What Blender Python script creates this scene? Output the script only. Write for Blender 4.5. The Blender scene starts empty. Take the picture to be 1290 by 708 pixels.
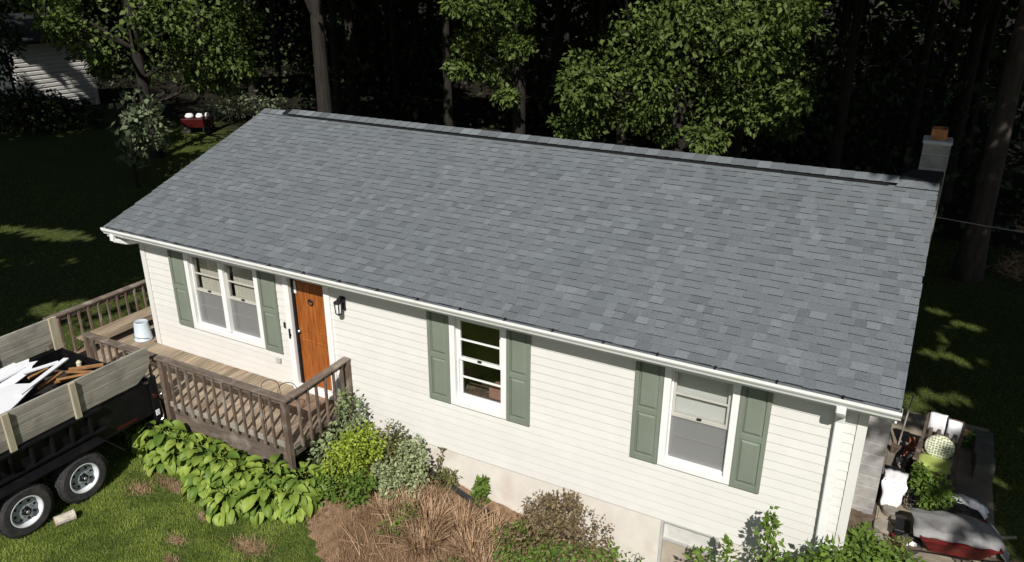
import bpy, math, random
import numpy as np
from mathutils import Vector, Matrix
random.seed(7); RNG = np.random.default_rng(11)
scene = bpy.context.scene
COL = scene.collection
# ------------------------------------------------------------------ camera, world, sun
CAM = Vector((12.2787, -8.5899, 7.0332)); YAW, PITCH, ROLL = math.radians(28.1424), math.radians(22.1296), math.radians(0.1795)
fw = Vector((-math.sin(YAW)*math.cos(PITCH), math.cos(YAW)*math.cos(PITCH), -math.sin(PITCH)))
rt = Vector((math.cos(YAW), math.sin(YAW), 0)); up = rt.cross(fw)
r2 = rt*math.cos(ROLL)+up*math.sin(ROLL); u2 = up*math.cos(ROLL)-rt*math.sin(ROLL)
cd = bpy.data.cameras.new('camera'); cam = bpy.data.objects.new('camera', cd); COL.objects.link(cam)
cam.matrix_world = Matrix(((r2.x, u2.x, -fw.x, CAM.x), (r2.y, u2.y, -fw.y, CAM.y), (r2.z, u2.z, -fw.z, CAM.z), (0, 0, 0, 1)))
cd.sensor_width = 36; cd.lens = 976.52/1290*36; cd.clip_end = 3000; cd.clip_start = 0.1
scene.camera = cam
S = Vector((0.42, -1.0, 1.0)).normalized()
w = bpy.data.worlds.new('World'); scene.world = w; w.use_nodes = True
nt = w.node_tree; bg = nt.nodes['Background']; sky = nt.nodes.new('ShaderNodeTexSky')
sky.sky_type = 'NISHITA'; sky.sun_disc = False
sky.sun_elevation = math.asin(S.z); sky.sun_rotation = math.atan2(S.x, S.y)
nt.links.new(sky.outputs[0], bg.inputs[0]); bg.inputs[1].default_value = 0.05
sl = bpy.data.lights.new('sun', 'SUN'); sl.energy = 4.6; sl.angle = math.radians(0.5); sl.color = (1.0, 0.972, 0.93)
so = bpy.data.objects.new('sun', sl); COL.objects.link(so); so.location = (20, -20, 30)
so.rotation_euler = (-S).to_track_quat('-Z', 'Y').to_euler()
scene.view_settings.view_transform = 'Standard'; scene.view_settings.look = 'None'
scene.view_settings.exposure = 0.15; scene.view_settings.gamma = 1
try:
    scene.cycles.max_bounces = 6; scene.cycles.transparent_max_bounces = 8
except Exception: pass

# ------------------------------------------------------------------ materials
def _nt(name):
    m = bpy.data.materials.new(name); m.use_nodes = True
    t = m.node_tree; b = t.nodes['Principled BSDF']
    return m, t, b
def mat(name, col, rough=.75, var=.15, scale=6, bump=0, bscale=40, col2=None, metal=0, tone=0.0, stretch=(1, 1, 1), spec=.3, blotch=None, detail=5, objrand=0.0):
    """base colour = noise mix(col darker/lighter or col2), optional large blotches, per-face 'tone'"""
    m, t, b = _nt(name); N, L = t.nodes, t.links
    tc = N.new('ShaderNodeTexCoord'); mp = N.new('ShaderNodeMapping'); mp.inputs['Scale'].default_value = stretch
    L.new(tc.outputs['Object'], mp.inputs[0])
    nz = N.new('ShaderNodeTexNoise'); nz.inputs['Scale'].default_value = scale; nz.inputs['Detail'].default_value = detail; nz.inputs['Roughness'].default_value = .62
    L.new(mp.outputs[0], nz.inputs[0])
    cr = N.new('ShaderNodeValToRGB'); e = cr.color_ramp.elements
    a = [max(0, c*(1-var)) for c in col]; c2 = col2 if col2 else [min(1, c*(1+var)) for c in col]
    e[0].position, e[1].position = .32, .68; e[0].color = (*a, 1); e[1].color = (*c2, 1)
    L.new(nz.outputs['Fac'], cr.inputs[0]); out = cr.outputs[0]
    if blotch:
        bc, bs, lo, hi = blotch
        n2 = N.new('ShaderNodeTexNoise'); n2.inputs['Scale'].default_value = bs; n2.inputs['Detail'].default_value = 4
        L.new(tc.outputs['Object'], n2.inputs[0])
        mr = N.new('ShaderNodeMapRange'); mr.inputs[1].default_value = lo; mr.inputs[2].default_value = hi
        L.new(n2.outputs['Fac'], mr.inputs[0])
        mx = N.new('ShaderNodeMixRGB'); L.new(mr.outputs[0], mx.inputs[0]); L.new(out, mx.inputs[1]); mx.inputs[2].default_value = (*bc, 1); out = mx.outputs[0]
    if tone:
        at = N.new('ShaderNodeAttribute'); at.attribute_name = 'tone'
        mr = N.new('ShaderNodeMapRange'); mr.inputs[3].default_value = 1-tone; mr.inputs[4].default_value = 1+tone; mr.clamp = False
        L.new(at.outputs['Fac'], mr.inputs[0])
        vm = N.new('ShaderNodeVectorMath'); vm.operation = 'SCALE'; L.new(out, vm.inputs[0]); L.new(mr.outputs[0], vm.inputs['Scale']); out = vm.outputs[0]
    if objrand:
        oi = N.new('ShaderNodeObjectInfo'); mr = N.new('ShaderNodeMapRange'); mr.inputs[3].default_value = 1-objrand; mr.inputs[4].default_value = 1+objrand
        L.new(oi.outputs['Random'], mr.inputs[0])
        vm = N.new('ShaderNodeVectorMath'); vm.operation = 'SCALE'; L.new(out, vm.inputs[0]); L.new(mr.outputs[0], vm.inputs['Scale']); out = vm.outputs[0]
    L.new(out, b.inputs['Base Color'])
    b.inputs['Roughness'].default_value = rough; b.inputs['Metallic'].default_value = metal
    b.inputs['Specular IOR Level'].default_value = spec
    if bump:
        n3 = N.new('ShaderNodeTexNoise'); n3.inputs['Scale'].default_value = bscale; n3.inputs['Detail'].default_value = 6
        L.new(mp.outputs[0], n3.inputs[0]); bp = N.new('ShaderNodeBump'); bp.inputs['Strength'].default_value = bump; bp.inputs['Distance'].default_value = .01
        L.new(n3.outputs['Fac'], bp.inputs['Height']); L.new(bp.outputs[0], b.inputs['Normal'])
    return m
def leafmat(name, dark, light, trans=.3, objrand=.0, rough=.55, spec=.25):
    m, t, b = _nt(name); N, L = t.nodes, t.links
    at = N.new('ShaderNodeAttribute'); at.attribute_name = 'tone'
    mx = N.new('ShaderNodeMixRGB'); L.new(at.outputs['Fac'], mx.inputs[0]); mx.inputs[1].default_value = (*dark, 1); mx.inputs[2].default_value = (*light, 1); out = mx.outputs[0]
    if objrand:
        oi = N.new('ShaderNodeObjectInfo'); L.new(oi.outputs['Random'], mx.inputs[0])
    L.new(out, b.inputs['Base Color']); b.inputs['Roughness'].default_value = rough; b.inputs['Specular IOR Level'].default_value = spec
    tr = N.new('ShaderNodeBsdfTranslucent'); L.new(out, tr.inputs[0])
    ms = N.new('ShaderNodeMixShader'); ms.inputs[0].default_value = trans
    L.new(b.outputs[0], ms.inputs[1]); L.new(tr.outputs[0], ms.inputs[2]); L.new(ms.outputs[0], t.nodes['Material Output'].inputs[0])
    return m
def glassmat(name, tint=(.975, .98, .975), refl=.08):
    m, t, b = _nt(name); N, L = t.nodes, t.links; N.remove(b)
    tr = N.new('ShaderNodeBsdfTransparent'); tr.inputs[0].default_value = (*tint, 1)
    gl = N.new('ShaderNodeBsdfGlossy'); gl.inputs['Roughness'].default_value = .02
    lw = N.new('ShaderNodeLayerWeight'); lw.inputs[0].default_value = .5
    pw = N.new('ShaderNodeMath'); pw.operation = 'POWER'; L.new(lw.outputs['Facing'], pw.inputs[0]); pw.inputs[1].default_value = 4
    fr = N.new('ShaderNodeMath'); fr.operation = 'MULTIPLY_ADD'; L.new(pw.outputs[0], fr.inputs[0]); fr.inputs[1].default_value = .3; fr.inputs[2].default_value = refl
    ms = N.new('ShaderNodeMixShader'); L.new(fr.outputs[0], ms.inputs[0]); L.new(tr.outputs[0], ms.inputs[1]); L.new(gl.outputs[0], ms.inputs[2])
    L.new(ms.outputs[0], N['Material Output'].inputs[0]); return m
def screenmat(name, col, alpha):
    m, t, b = _nt(name); N, L = t.nodes, t.links
    b.inputs['Base Color'].default_value = (*col, 1); b.inputs['Roughness'].default_value = .8
    tr = N.new('ShaderNodeBsdfTransparent'); ms = N.new('ShaderNodeMixShader'); ms.inputs[0].default_value = alpha
    L.new(tr.outputs[0], ms.inputs[1]); L.new(b.outputs[0], ms.inputs[2]); L.new(ms.outputs[0], N['Material Output'].inputs[0]); return m

M = dict(
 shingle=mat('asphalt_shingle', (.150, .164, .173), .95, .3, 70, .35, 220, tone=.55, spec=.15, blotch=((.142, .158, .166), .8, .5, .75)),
 siding=mat('vinyl_siding', (.69, .67, .625), .55, .03, 3, 0, blotch=((.65, .63, .58), 1.1, .52, .8), tone=.05),
 white=mat('white_vinyl_trim', (.80, .80, .78), .4, .04, 5, tone=.0),
 gutterm=mat('painted_gutter', (.80, .80, .77), .35, .05, 2.5, stretch=(1, 6, 6), blotch=((.62, .64, .55), 3.0, .6, .85)),
 algae=mat('algae_inside_gutter', (.42, .47, .33), .8, .25, 5, stretch=(1, 1, 1)),
 black=mat('black_plastic', (.012, .012, .013), .5, .3, 20),
 paintblack=mat('black_trailer_paint', (.006, .006, .007), .45, .4, 5, bump=.1, bscale=30, spec=.25, blotch=((.018, .014, .012), 4, .6, .8)),
 shutter=mat('sage_green_shutter', (.185, .21, .165), .55, .06, 4, stretch=(1, 1, .3), blotch=((.21, .235, .19), 2.5, .5, .85)),
 door=mat('orange_stained_wood', (.27, .070, .012), .4, .35, 5, .15, 20, col2=(.43, .135, .028), stretch=(14, 4, .7), spec=.4),
 found=mat('parged_foundation', (.68, .635, .56), .9, .08, 2.2, .2, 18, blotch=((.46, .36, .25), 1.3, .55, .85)),
 block=mat('concrete_block', (.32, .305, .285), .95, .2, 7, .6, 45, tone=.28, blotch=((.19, .19, .195), 2.2, .45, .7)),
 mossy=mat('mossy_concrete', (.13, .13, .105), .95, .25, 5, .5, 30, blotch=((.08, .085, .06), 4, .45, .7)),
 mortar=mat('mortar', (.46, .45, .43), .95, .1, 12),
 cap=mat('concrete_cap', (.50, .49, .47), .9, .15, 10, .3),
 clay=mat('orange_clay', (.42, .17, .065), .8, .3, 8, .2, 30, blotch=((.13, .07, .04), 9, .5, .7)),
 brick=mat('red_brick', (.30, .105, .055), .9, .25, 9, .4, 50, tone=.3),
 flash=mat('dark_flashing', (.02, .021, .023), .6, .3, 9),
 deckx=mat('weathered_deck_wood', (.30, .235, .165), .85, .3, 3, .35, 14, stretch=(7, .6, 7), tone=.3, blotch=((.20, .115, .075), .9, .52, .75)),
 raily=mat('weathered_rail_wood', (.14, .108, .085), .85, .35, 4, .4, 18, stretch=(5, 1, 5), tone=.3, blotch=((.27, .235, .195), 4, .52, .72)),
 railx=mat('weathered_rail_wood_long', (.14, .108, .085), .85, .35, 4, .4, 18, stretch=(1, 5, 5), tone=.3, blotch=((.27, .235, .195), 4, .52, .72)),
 railz=mat('weathered_baluster_wood', (.135, .095, .070), .85, .35, 4, .4, 18, stretch=(5, 5, .8), tone=.35, blotch=((.28, .25, .21), 4, .52, .72)),
 plank=mat('grey_plank_wood', (.285, .265, .22), .85, .25, 3, .4, 16, stretch=(6, .5, 6), tone=.2, blotch=((.17, .155, .135), 2.5, .52, .75)),
 stake=mat('pale_stake_wood', (.42, .37, .26), .8, .18, 3, .3, 16, stretch=(6, 6, .5)),
 scrapwood=mat('orange_scrap_wood', (.30, .155, .06), .8, .3, 5, .3, 20, tone=.4),
 rubber=mat('tyre_rubber', (.035, .034, .034), .85, .3, 18, .3, 40, blotch=((.075, .068, .062), 6, .5, .8)),
 rim=mat('silver_wheel_paint', (.66, .68, .70), .35, .05, 6, metal=.0, spec=.6),
 rimdisc=mat('grey_wheel_centre', (.30, .34, .36), .4, .08, 6, spec=.5),
 chrome=mat('bright_metal', (.6, .6, .6), .3, .1, 5, metal=.8),
 red=mat('red_lens', (.055, .006, .006), .3, .1, 5, spec=.5),
 clear=mat('clear_lens', (.8, .8, .82), .2, .05, 5, spec=.6),
 redpaint=mat('red_barrow_paint', (.13, .013, .012), .5, .35, 6, .15, blotch=((.13, .05, .03), 5, .58, .8)),
 tarp=mat('grey_tarp', (.25, .245, .24), .6, .25, 3, .7, 7, blotch=((.13, .125, .12), 2.5, .45, .7)),
 cloth=mat('white_cloth', (.80, .79, .80), .9, .05, 6, .2, 60),
 bucket=mat('pale_bucket_plastic', (.52, .58, .62), .45, .07, 4, blotch=((.42, .45, .46), 4, .55, .8)),
 darkwood=mat('dark_chair_wood', (.085, .06, .045), .7, .4, 7, .3, 20, stretch=(3, 3, 1), blotch=((.20, .16, .13), 5, .56, .75)),
 lime=mat('lime_seat_cushion', (.36, .43, .11), .8, .12, 5, .2, 30),
 concrete=mat('patio_concrete', (.30, .255, .19), .95, .2, 3, .4, 25, blotch=((.17, .145, .115), 1.3, .45, .7)),
 stone=mat('flat_stone', (.22, .195, .165), .95, .25, 6, .5, 20, objrand=.25),
 cream=mat('cream_ceramic', (.62, .58, .44), .5, .12, 8),
 blinds=mat('beige_blind', (.50, .47, .40), .8, .04, 5),
 blindgrey=mat('grey_blind_slat', (.40, .385, .355), .8, .05, 5, tone=.1),
 sash=mat('aged_window_sash', (.50, .48, .43), .5, .08, 5),
 shade=mat('white_roller_shade', (.60, .60, .575), .8, .03, 4),
 interior=mat('interior_wall', (.16, .13, .10), .9, .1, 2),
 board=mat('tan_window_board', (.40, .34, .27), .9, .15, 5),
 frosted=mat('milky_window_pane', (.62, .60, .56), .35, .10, 6, blotch=((.5, .47, .42), 5, .5, .8)),
 pipe=mat('black_corrugated_pipe', (.02, .021, .024), .5, .2, 10),
 bark=mat('tree_bark', (.022, .018, .015), .95, .4, 3, .9, 9, stretch=(2.5, 2.5, .5), blotch=((.042, .034, .028), 1.5, .55, .75)),
 barkpale=mat('pale_flaking_bark', (.065, .05, .04), .95, .35, 3, .9, 8, stretch=(2.5, 2.5, .5), blotch=((.20, .16, .125), 1.1, .56, .72)),
 stem=mat('shrub_stem', (.09, .065, .04), .9, .3, 12),
 logbark=mat('pale_log_bark', (.46, .41, .34), .9, .3, 12, .5, 30),
 logend=mat('log_end', (.34, .17, .085), .9, .3, 20),
 glass=glassmat('window_glass'),
 screen=screenmat('insect_screen', (.27, .27, .265), .45),
 wire=mat('rusty_wire', (.05, .04, .035), .7, .3, 20),
 rope=mat('pale_rope', (.45, .42, .38), .9, .1, 20),
 shed=mat('white_shed_siding', (.62, .60, .55), .7, .08, 4),
 shedroof=mat('dark_shed_roof', (.02, .02, .02), .9, .2, 8),
 card=mat('brown_cardboard', (.30, .165, .12), .9, .15, 6),
 white2=mat('white_scrap_vinyl', (.84, .85, .87), .35, .03, 5, blotch=((.74, .75, .77), 6, .6, .8)),
)
LM = dict(
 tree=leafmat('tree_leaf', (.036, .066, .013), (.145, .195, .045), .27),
 yard=leafmat('yard_grass_shaded', (.045, .068, .012), (.19, .235, .045), .2, rough=.8, spec=.05),  # darker than lawn_grass: shade of the side yards partly put into the colour
 treebright=leafmat('tree_leaf_yellowish', (.065, .10, .018), (.17, .22, .05), .3),
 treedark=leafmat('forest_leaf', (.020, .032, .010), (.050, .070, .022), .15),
 pale=leafmat('pale_leaf', (.07, .10, .045), (.24, .28, .16), .25),
 hosta=leafmat('hosta_leaf', (.10, .175, .026), (.31, .40, .07), .25, objrand=1, rough=.5, spec=.3),
 yellow=leafmat('yellow_green_leaf', (.14, .22, .025), (.44, .51, .07), .25),
 green=leafmat('garden_green_leaf', (.06, .11, .018), (.18, .27, .045), .25),
 varieg=leafmat('variegated_leaf', (.12, .17, .06), (.50, .53, .30), .2),
 silver=leafmat('silver_green_leaf', (.11, .15, .065), (.33, .38, .19), .2),
 brown=leafmat('browning_leaf', (.10, .075, .03), (.30, .22, .13), .2),
 olive=leafmat('olive_leaf', (.07, .085, .025), (.22, .21, .08), .2),
 straw=leafmat('dry_straw', (.20, .115, .06), (.62, .44, .28), .15, rough=.8, spec=.1),
 grass=leafmat('lawn_grass', (.13, .205, .03), (.44, .53, .125), .42, rough=.7, spec=.1),
)
def ground_mat():
    m, t, b = _nt('lawn_ground'); N, L = t.nodes, t.links
    tc = N.new('ShaderNodeTexCoord')
    def noise(s, d=5):
        n = N.new('ShaderNodeTexNoise'); n.inputs['Scale'].default_value = s; n.inputs['Detail'].default_value = d; L.new(tc.outputs['Object'], n.inputs[0]); return n.outputs['Fac']
    def ramp(src, p0, c0, p1, c1):
        r = N.new('ShaderNodeValToRGB'); e = r.color_ramp.elements; e[0].position, e[1].position = p0, p1; e[0].color = (*c0, 1); e[1].color = (*c1, 1); L.new(src, r.inputs[0]); return r.outputs[0]
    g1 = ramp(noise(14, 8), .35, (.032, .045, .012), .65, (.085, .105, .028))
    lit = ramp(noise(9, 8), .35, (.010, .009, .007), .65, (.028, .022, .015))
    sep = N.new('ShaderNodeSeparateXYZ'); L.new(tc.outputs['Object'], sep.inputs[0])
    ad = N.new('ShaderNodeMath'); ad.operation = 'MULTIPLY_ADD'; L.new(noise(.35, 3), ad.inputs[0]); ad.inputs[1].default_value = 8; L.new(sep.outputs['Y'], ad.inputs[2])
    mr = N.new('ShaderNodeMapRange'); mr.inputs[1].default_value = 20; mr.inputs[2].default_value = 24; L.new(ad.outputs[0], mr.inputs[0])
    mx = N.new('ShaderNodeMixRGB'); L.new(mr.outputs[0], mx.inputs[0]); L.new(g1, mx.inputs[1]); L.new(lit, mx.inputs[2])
    L.new(mx.outputs[0], b.inputs['Base Color']); b.inputs['Roughness'].default_value = .95; b.inputs['Specular IOR Level'].default_value = .1
    bp = N.new('ShaderNodeBump'); bp.inputs['Strength'].default_value = .8; bp.inputs['Distance'].default_value = .05; L.new(noise(22, 8), bp.inputs['Height']); L.new(bp.outputs[0], b.inputs['Normal'])
    return m
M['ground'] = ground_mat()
M['dirt'] = mat('bare_brown_dirt', (.10, .072, .05), .95, .4, 8, .8, 20, blotch=((.16, .115, .075), 3, .5, .75))
M['mulch'] = mat('mulch_and_dead_grass', (.16, .095, .055), .95, .45, 12, .9, 26, col2=(.36, .235, .14), blotch=((.25, .16, .095), 1.6, .45, .7))
def cushion_mat():
    m, t, b = _nt('patterned_cushion'); N, L = t.nodes, t.links
    tc = N.new('ShaderNodeTexCoord'); vo = N.new('ShaderNodeTexVoronoi'); vo.inputs['Scale'].default_value = 24; vo.voronoi_dimensions = '2D'; vo.inputs['Randomness'].default_value = .35
    L.new(tc.outputs['Object'], vo.inputs[0]); r = N.new('ShaderNodeValToRGB'); e = r.color_ramp.elements
    e[0].position, e[1].position = .28, .42; e[0].color = (.20, .23, .12, 1); e[1].color = (.66, .66, .50, 1)
    L.new(vo.outputs['Distance'], r.inputs[0]); L.new(r.outputs[0], b.inputs['Base Color']); b.inputs['Roughness'].default_value = .9
    return m
M['pattern'] = cushion_mat()

# ------------------------------------------------------------------ builders
def tag(o, label=None, cat=None, group=None, kind=None):
    if label: o['label'] = label
    if cat: o['category'] = cat
    if group: o['group'] = group
    if kind: o['kind'] = kind
    return o
def thing(name, label, cat, loc, rz=0, group=None):
    o = bpy.data.objects.new(name, None); COL.objects.link(o); o.location = loc; o.rotation_euler = (0, 0, rz); o.empty_display_size = .2
    return tag(o, label, cat, group)
def wloc(o):
    v = Vector((0, 0, 0))
    while o is not None:
        v += o.location; o = o.parent
    return v
class MB:
    def __init__(s): s.v = []; s.f = []; s.m = []; s.t = []
    def add(s, vs, fs, tone=.5, mi=0):
        n = len(s.v); s.v.extend([tuple(p) for p in vs])
        for i, f in enumerate(fs):
            s.f.append([n+k for k in f]); s.m.append(mi if not isinstance(mi, (list, tuple)) else mi[i]); s.t.append(tone if not isinstance(tone, (list, tuple)) else tone[i])
        return s
    BF = [(0, 3, 2, 1), (4, 5, 6, 7), (0, 1, 5, 4), (1, 2, 6, 5), (2, 3, 7, 6), (3, 0, 4, 7)]
    def box(s, x0, x1, y0, y1, z0, z1, tone=.5, mi=0):
        return s.add([(x0, y0, z0), (x1, y0, z0), (x1, y1, z0), (x0, y1, z0), (x0, y0, z1), (x1, y0, z1), (x1, y1, z1), (x0, y1, z1)], MB.BF, tone, mi)
    def obox(s, c, size, R=None, tone=.5, mi=0, jit=0):
        c = Vector(c); R = R or Matrix.Identity(3); vs = []
        for z in (-.5, .5):
            for x, y in ((-.5, -.5), (.5, -.5), (.5, .5), (-.5, .5)):
                p = Vector((x*size[0], y*size[1], z*size[2]))
                if jit: p += Vector((random.uniform(-jit, jit), random.uniform(-jit, jit), random.uniform(-jit, jit)))
                vs.append(c + R @ p)
        return s.add(vs, MB.BF, tone, mi)
    def beam(s, p, q, w, h, tone=.5, mi=0, upv=(0, 0, 1)):
        p, q = Vector(p), Vector(q); d = (q-p); L = d.length; d.normalize(); u = Vector(upv)
        if abs(d.dot(u)) > .98: u = Vector((0, 1, 0))
        sd = d.cross(u).normalized(); u = sd.cross(d)
        R = Matrix((sd, d, u)).transposed()
        return s.obox((p+q)/2, (w, L, h), R, tone, mi)
    def tube(s, pts, r, n=8, tone=.5, mi=0, cap=True):
        pts = [Vector(p) for p in pts]; k = len(pts); rr = r if isinstance(r, (list, tuple)) else [r]*k; vs = []; fs = []
        ref = Vector((.3, .2, 1)).normalized()
        for i, p in enumerate(pts):
            d = (pts[min(i+1, k-1)]-pts[max(i-1, 0)]).normalized()
            a = d.cross(ref)
            if a.length < .1: a = d.cross(Vector((1, 0, 0)))
            a.normalize(); b = d.cross(a)
            for j in range(n):
                th = 2*math.pi*j/n; vs.append(p + (a*math.cos(th)+b*math.sin(th))*rr[i])
        for i in range(k-1):
            for j in range(n):
                fs.append((i*n+j, i*n+(j+1) % n, (i+1)*n+(j+1) % n, (i+1)*n+j))
        if cap: fs.append(tuple(range(n-1, -1, -1))); fs.append(tuple((k-1)*n+j for j in range(n)))
        return s.add(vs, fs, tone, mi)
    def lathe(s, prof, c, n=24, axis='z', tone=.5, mi=0, close=False):
        c = Vector(c); vs = []; fs = []; k = len(prof)
        for r, h in prof:
            for j in range(n):
                th = 2*math.pi*j/n; a, b = r*math.cos(th), r*math.sin(th)
                vs.append(c + (Vector((a, b, h)) if axis == 'z' else Vector((h, a, b)) if axis == 'x' else Vector((a, h, b))))
        for i in range(k-1 + (1 if close else 0)):
            for j in range(n):
                i2 = (i+1) % k
                fs.append((i*n+j, i*n+(j+1) % n, i2*n+(j+1) % n, i2*n+j))
        if not close:
            if prof[0][0] > 1e-6: fs.append(tuple(range(n)))
            if prof[-1][0] > 1e-6: fs.append(tuple((k-1)*n+j for j in range(n)))
        return s.add(vs, fs, tone, mi)
    def prism_x(s, poly, x0, x1, tone=.5, mi=0):          # poly of (y, z)
        n = len(poly); vs = [(x0, y, z) for y, z in poly]+[(x1, y, z) for y, z in poly]
        fs = [tuple(range(n)), tuple(range(2*n-1, n-1, -1))]+[(i, n+i, n+(i+1) % n, (i+1) % n) for i in range(n)]
        return s.add(vs, fs, tone, mi)
    def prism_y(s, poly, y0, y1, tone=.5, mi=0):          # poly of (x, z)
        n = len(poly); vs = [(x, y0, z) for x, z in poly]+[(x, y1, z) for x, z in poly]
        fs = [tuple(range(n)), tuple(range(2*n-1, n-1, -1))]+[(i, n+i, n+(i+1) % n, (i+1) % n) for i in range(n)]
        return s.add(vs, fs, tone, mi)
    def prism_z(s, poly, z0, z1, tone=.5, mi=0):
        n = len(poly); vs = [(x, y, z0) for x, y in poly]+[(x, y, z1) for x, y in poly]
        fs = [tuple(range(n)), tuple(range(2*n-1, n-1, -1))]+[(i, n+i, n+(i+1) % n, (i+1) % n) for i in range(n)]
        return s.add(vs, fs, tone, mi)
    def ngonfix(s, me):
        pass
    def mesh(s, name, mats, off=Vector((0, 0, 0)), smooth=False):
        me = bpy.data.meshes.new(name); me.from_pydata([(p[0]-off.x, p[1]-off.y, p[2]-off.z) for p in s.v], [], s.f)
        for m in (mats if isinstance(mats, (list, tuple)) else [mats]): me.materials.append(m)
        me.polygons.foreach_set('material_index', s.m)
        a = me.attributes.new('tone', 'FLOAT', 'FACE'); a.data.foreach_set('value', s.t)
        if smooth: me.polygons.foreach_set('use_smooth', [True]*len(s.f))
        import bmesh
        bm = bmesh.new(); bm.from_mesh(me); bmesh.ops.recalc_face_normals(bm, faces=bm.faces); bm.to_mesh(me); bm.free()
        me.update(); return me
    def build(s, name, mats, parent=None, world=True, smooth=False, bevel=0):
        off = wloc(parent) if (world and parent is not None) else Vector((0, 0, 0))
        o = bpy.data.objects.new(name, s.mesh(name, mats, off, smooth)); COL.objects.link(o)
        if parent is not None: o.parent = parent
        if bevel:
            b = o.modifiers.new('bevel', 'BEVEL'); b.width = bevel; b.segments = 1; b.limit_method = 'ANGLE'
        return o
def place(name, me, parent=None, mw=None):
    o = bpy.data.objects.new(name, me); COL.objects.link(o)
    if parent is not None: o.parent = parent
    if mw is not None: o.matrix_local = mw
    return o
def np_mesh(name, V, F, mats, tone=None, smooth=False):
    """V (n,3), F (m,k) all same size"""
    me = bpy.data.meshes.new(name); m, k = F.shape
    me.vertices.add(len(V)); me.vertices.foreach_set('co', V.astype(np.float32).ravel())
    me.loops.add(m*k); me.loops.foreach_set('vertex_index', F.astype(np.int32).ravel())
    me.polygons.add(m); me.polygons.foreach_set('loop_start', np.arange(0, m*k, k, dtype=np.int32)); me.polygons.foreach_set('loop_total', np.full(m, k, np.int32))
    for x in (mats if isinstance(mats, (list, tuple)) else [mats]): me.materials.append(x)
    if tone is not None:
        a = me.attributes.new('tone', 'FLOAT', 'FACE'); a.data.foreach_set('value', tone.astype(np.float32))
    me.update(calc_edges=True); me.validate(); return me
def unit(a): return a/np.maximum(np.linalg.norm(a, axis=1, keepdims=True), 1e-9)
def leaf_geo(P, D, Nn, L, W, tone):
    """folded leaf of two triangles pairs (6 verts, 4 tris)"""
    n = len(P); D = unit(D); Nn = unit(Nn-D*np.sum(Nn*D, 1, keepdims=True)); Sd = np.cross(D, Nn)
    L = np.broadcast_to(np.asarray(L, float), (n,))[:, None]; W = np.broadcast_to(np.asarray(W, float), (n,))[:, None]
    b = P; t = P+D*L-Nn*L*.12; m = P+D*L*.45-Nn*W*.10
    l = P+D*L*.42+Sd*W*.5+Nn*W*.08; r = P+D*L*.42-Sd*W*.5+Nn*W*.08
    V = np.stack([b, l, t, r, m], 1).reshape(-1, 3)
    i = (np.arange(n)*5)[:, None]
    F = np.concatenate([i+np.array([[0, 4, 1]]), i+np.array([[1, 4, 2]]), i+np.array([[0, 3, 4]]), i+np.array([[4, 3, 2]])], 0)
    return V, F, np.tile(tone, 4)
def sphere_dirs(n):
    d = RNG.normal(size=(n, 3)); return unit(d)
def g(x, y):
    t = min(max((x-5.5)/7.0, 0), 1); return -.45-.97*t
def gv(x, y): return -.45-.97*np.clip((x-5.5)/7.0, 0, 1)
# ------------------------------------------------------------------ ground
def build_ground():
    xs = np.concatenate([[-900, -400, -200, -120, -80, -60], np.arange(-44, 5, 2), np.arange(5, 13.5, .5), np.arange(15, 45, 3), [60, 80, 120, 200, 400, 900]])
    ys = np.concatenate([[-900, -400, -200, -100, -60], np.arange(-40, 60, 2), [80, 120, 200, 400, 900]])
    X, Y = np.meshgrid(xs, ys); Z = gv(X, Y)
    Z = Z+np.where((np.abs(X-6) > 14) | (Y > 14), RNG.normal(0, .05, X.shape), 0)
    V = np.stack([X.ravel(), Y.ravel(), Z.ravel()], 1); nx, ny = len(xs), len(ys)
    I = (np.arange(ny-1)[:, None]*nx+np.arange(nx-1)[None, :]).ravel()
    F = np.stack([I, I+1, I+nx+1, I+nx], 1)
    o = place('ground', np_mesh('ground', V, F, M['ground'], np.full(len(F), .5))); o['kind'] = 'structure'
build_ground()
def in_bed(x, y):
    wob = .12*math.sin(3.1*x+1)+.1*math.sin(5.3*y+.4*x)
    edge = 5.35+(-1.6-y)*.62 if y < -1.6 else 5.25+(-1.6-y)*.15
    return x > edge+wob and x < 9.6 and y < .02 and y > -3.4
def build_bed():
    st = .1; mb = MB(); idx = {}; vs = []; fs = []
    def vid(i, j):
        if (i, j) not in idx:
            idx[(i, j)] = len(vs); x, y = 4.5+i*st, -3.4+j*st
            vs.append((x, y, g(x, y)+.012+.03*random.random()))
        return idx[(i, j)]
    for i in range(52):
        for j in range(34):
            if in_bed(4.5+(i+.5)*st, -3.4+(j+.5)*st): fs.append((vid(i, j), vid(i+1, j), vid(i+1, j+1), vid(i, j+1)))
    mb.add(vs, fs); o = mb.build('mulch_bed', M['mulch'], smooth=True); o['kind'] = 'structure'
build_bed()

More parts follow.
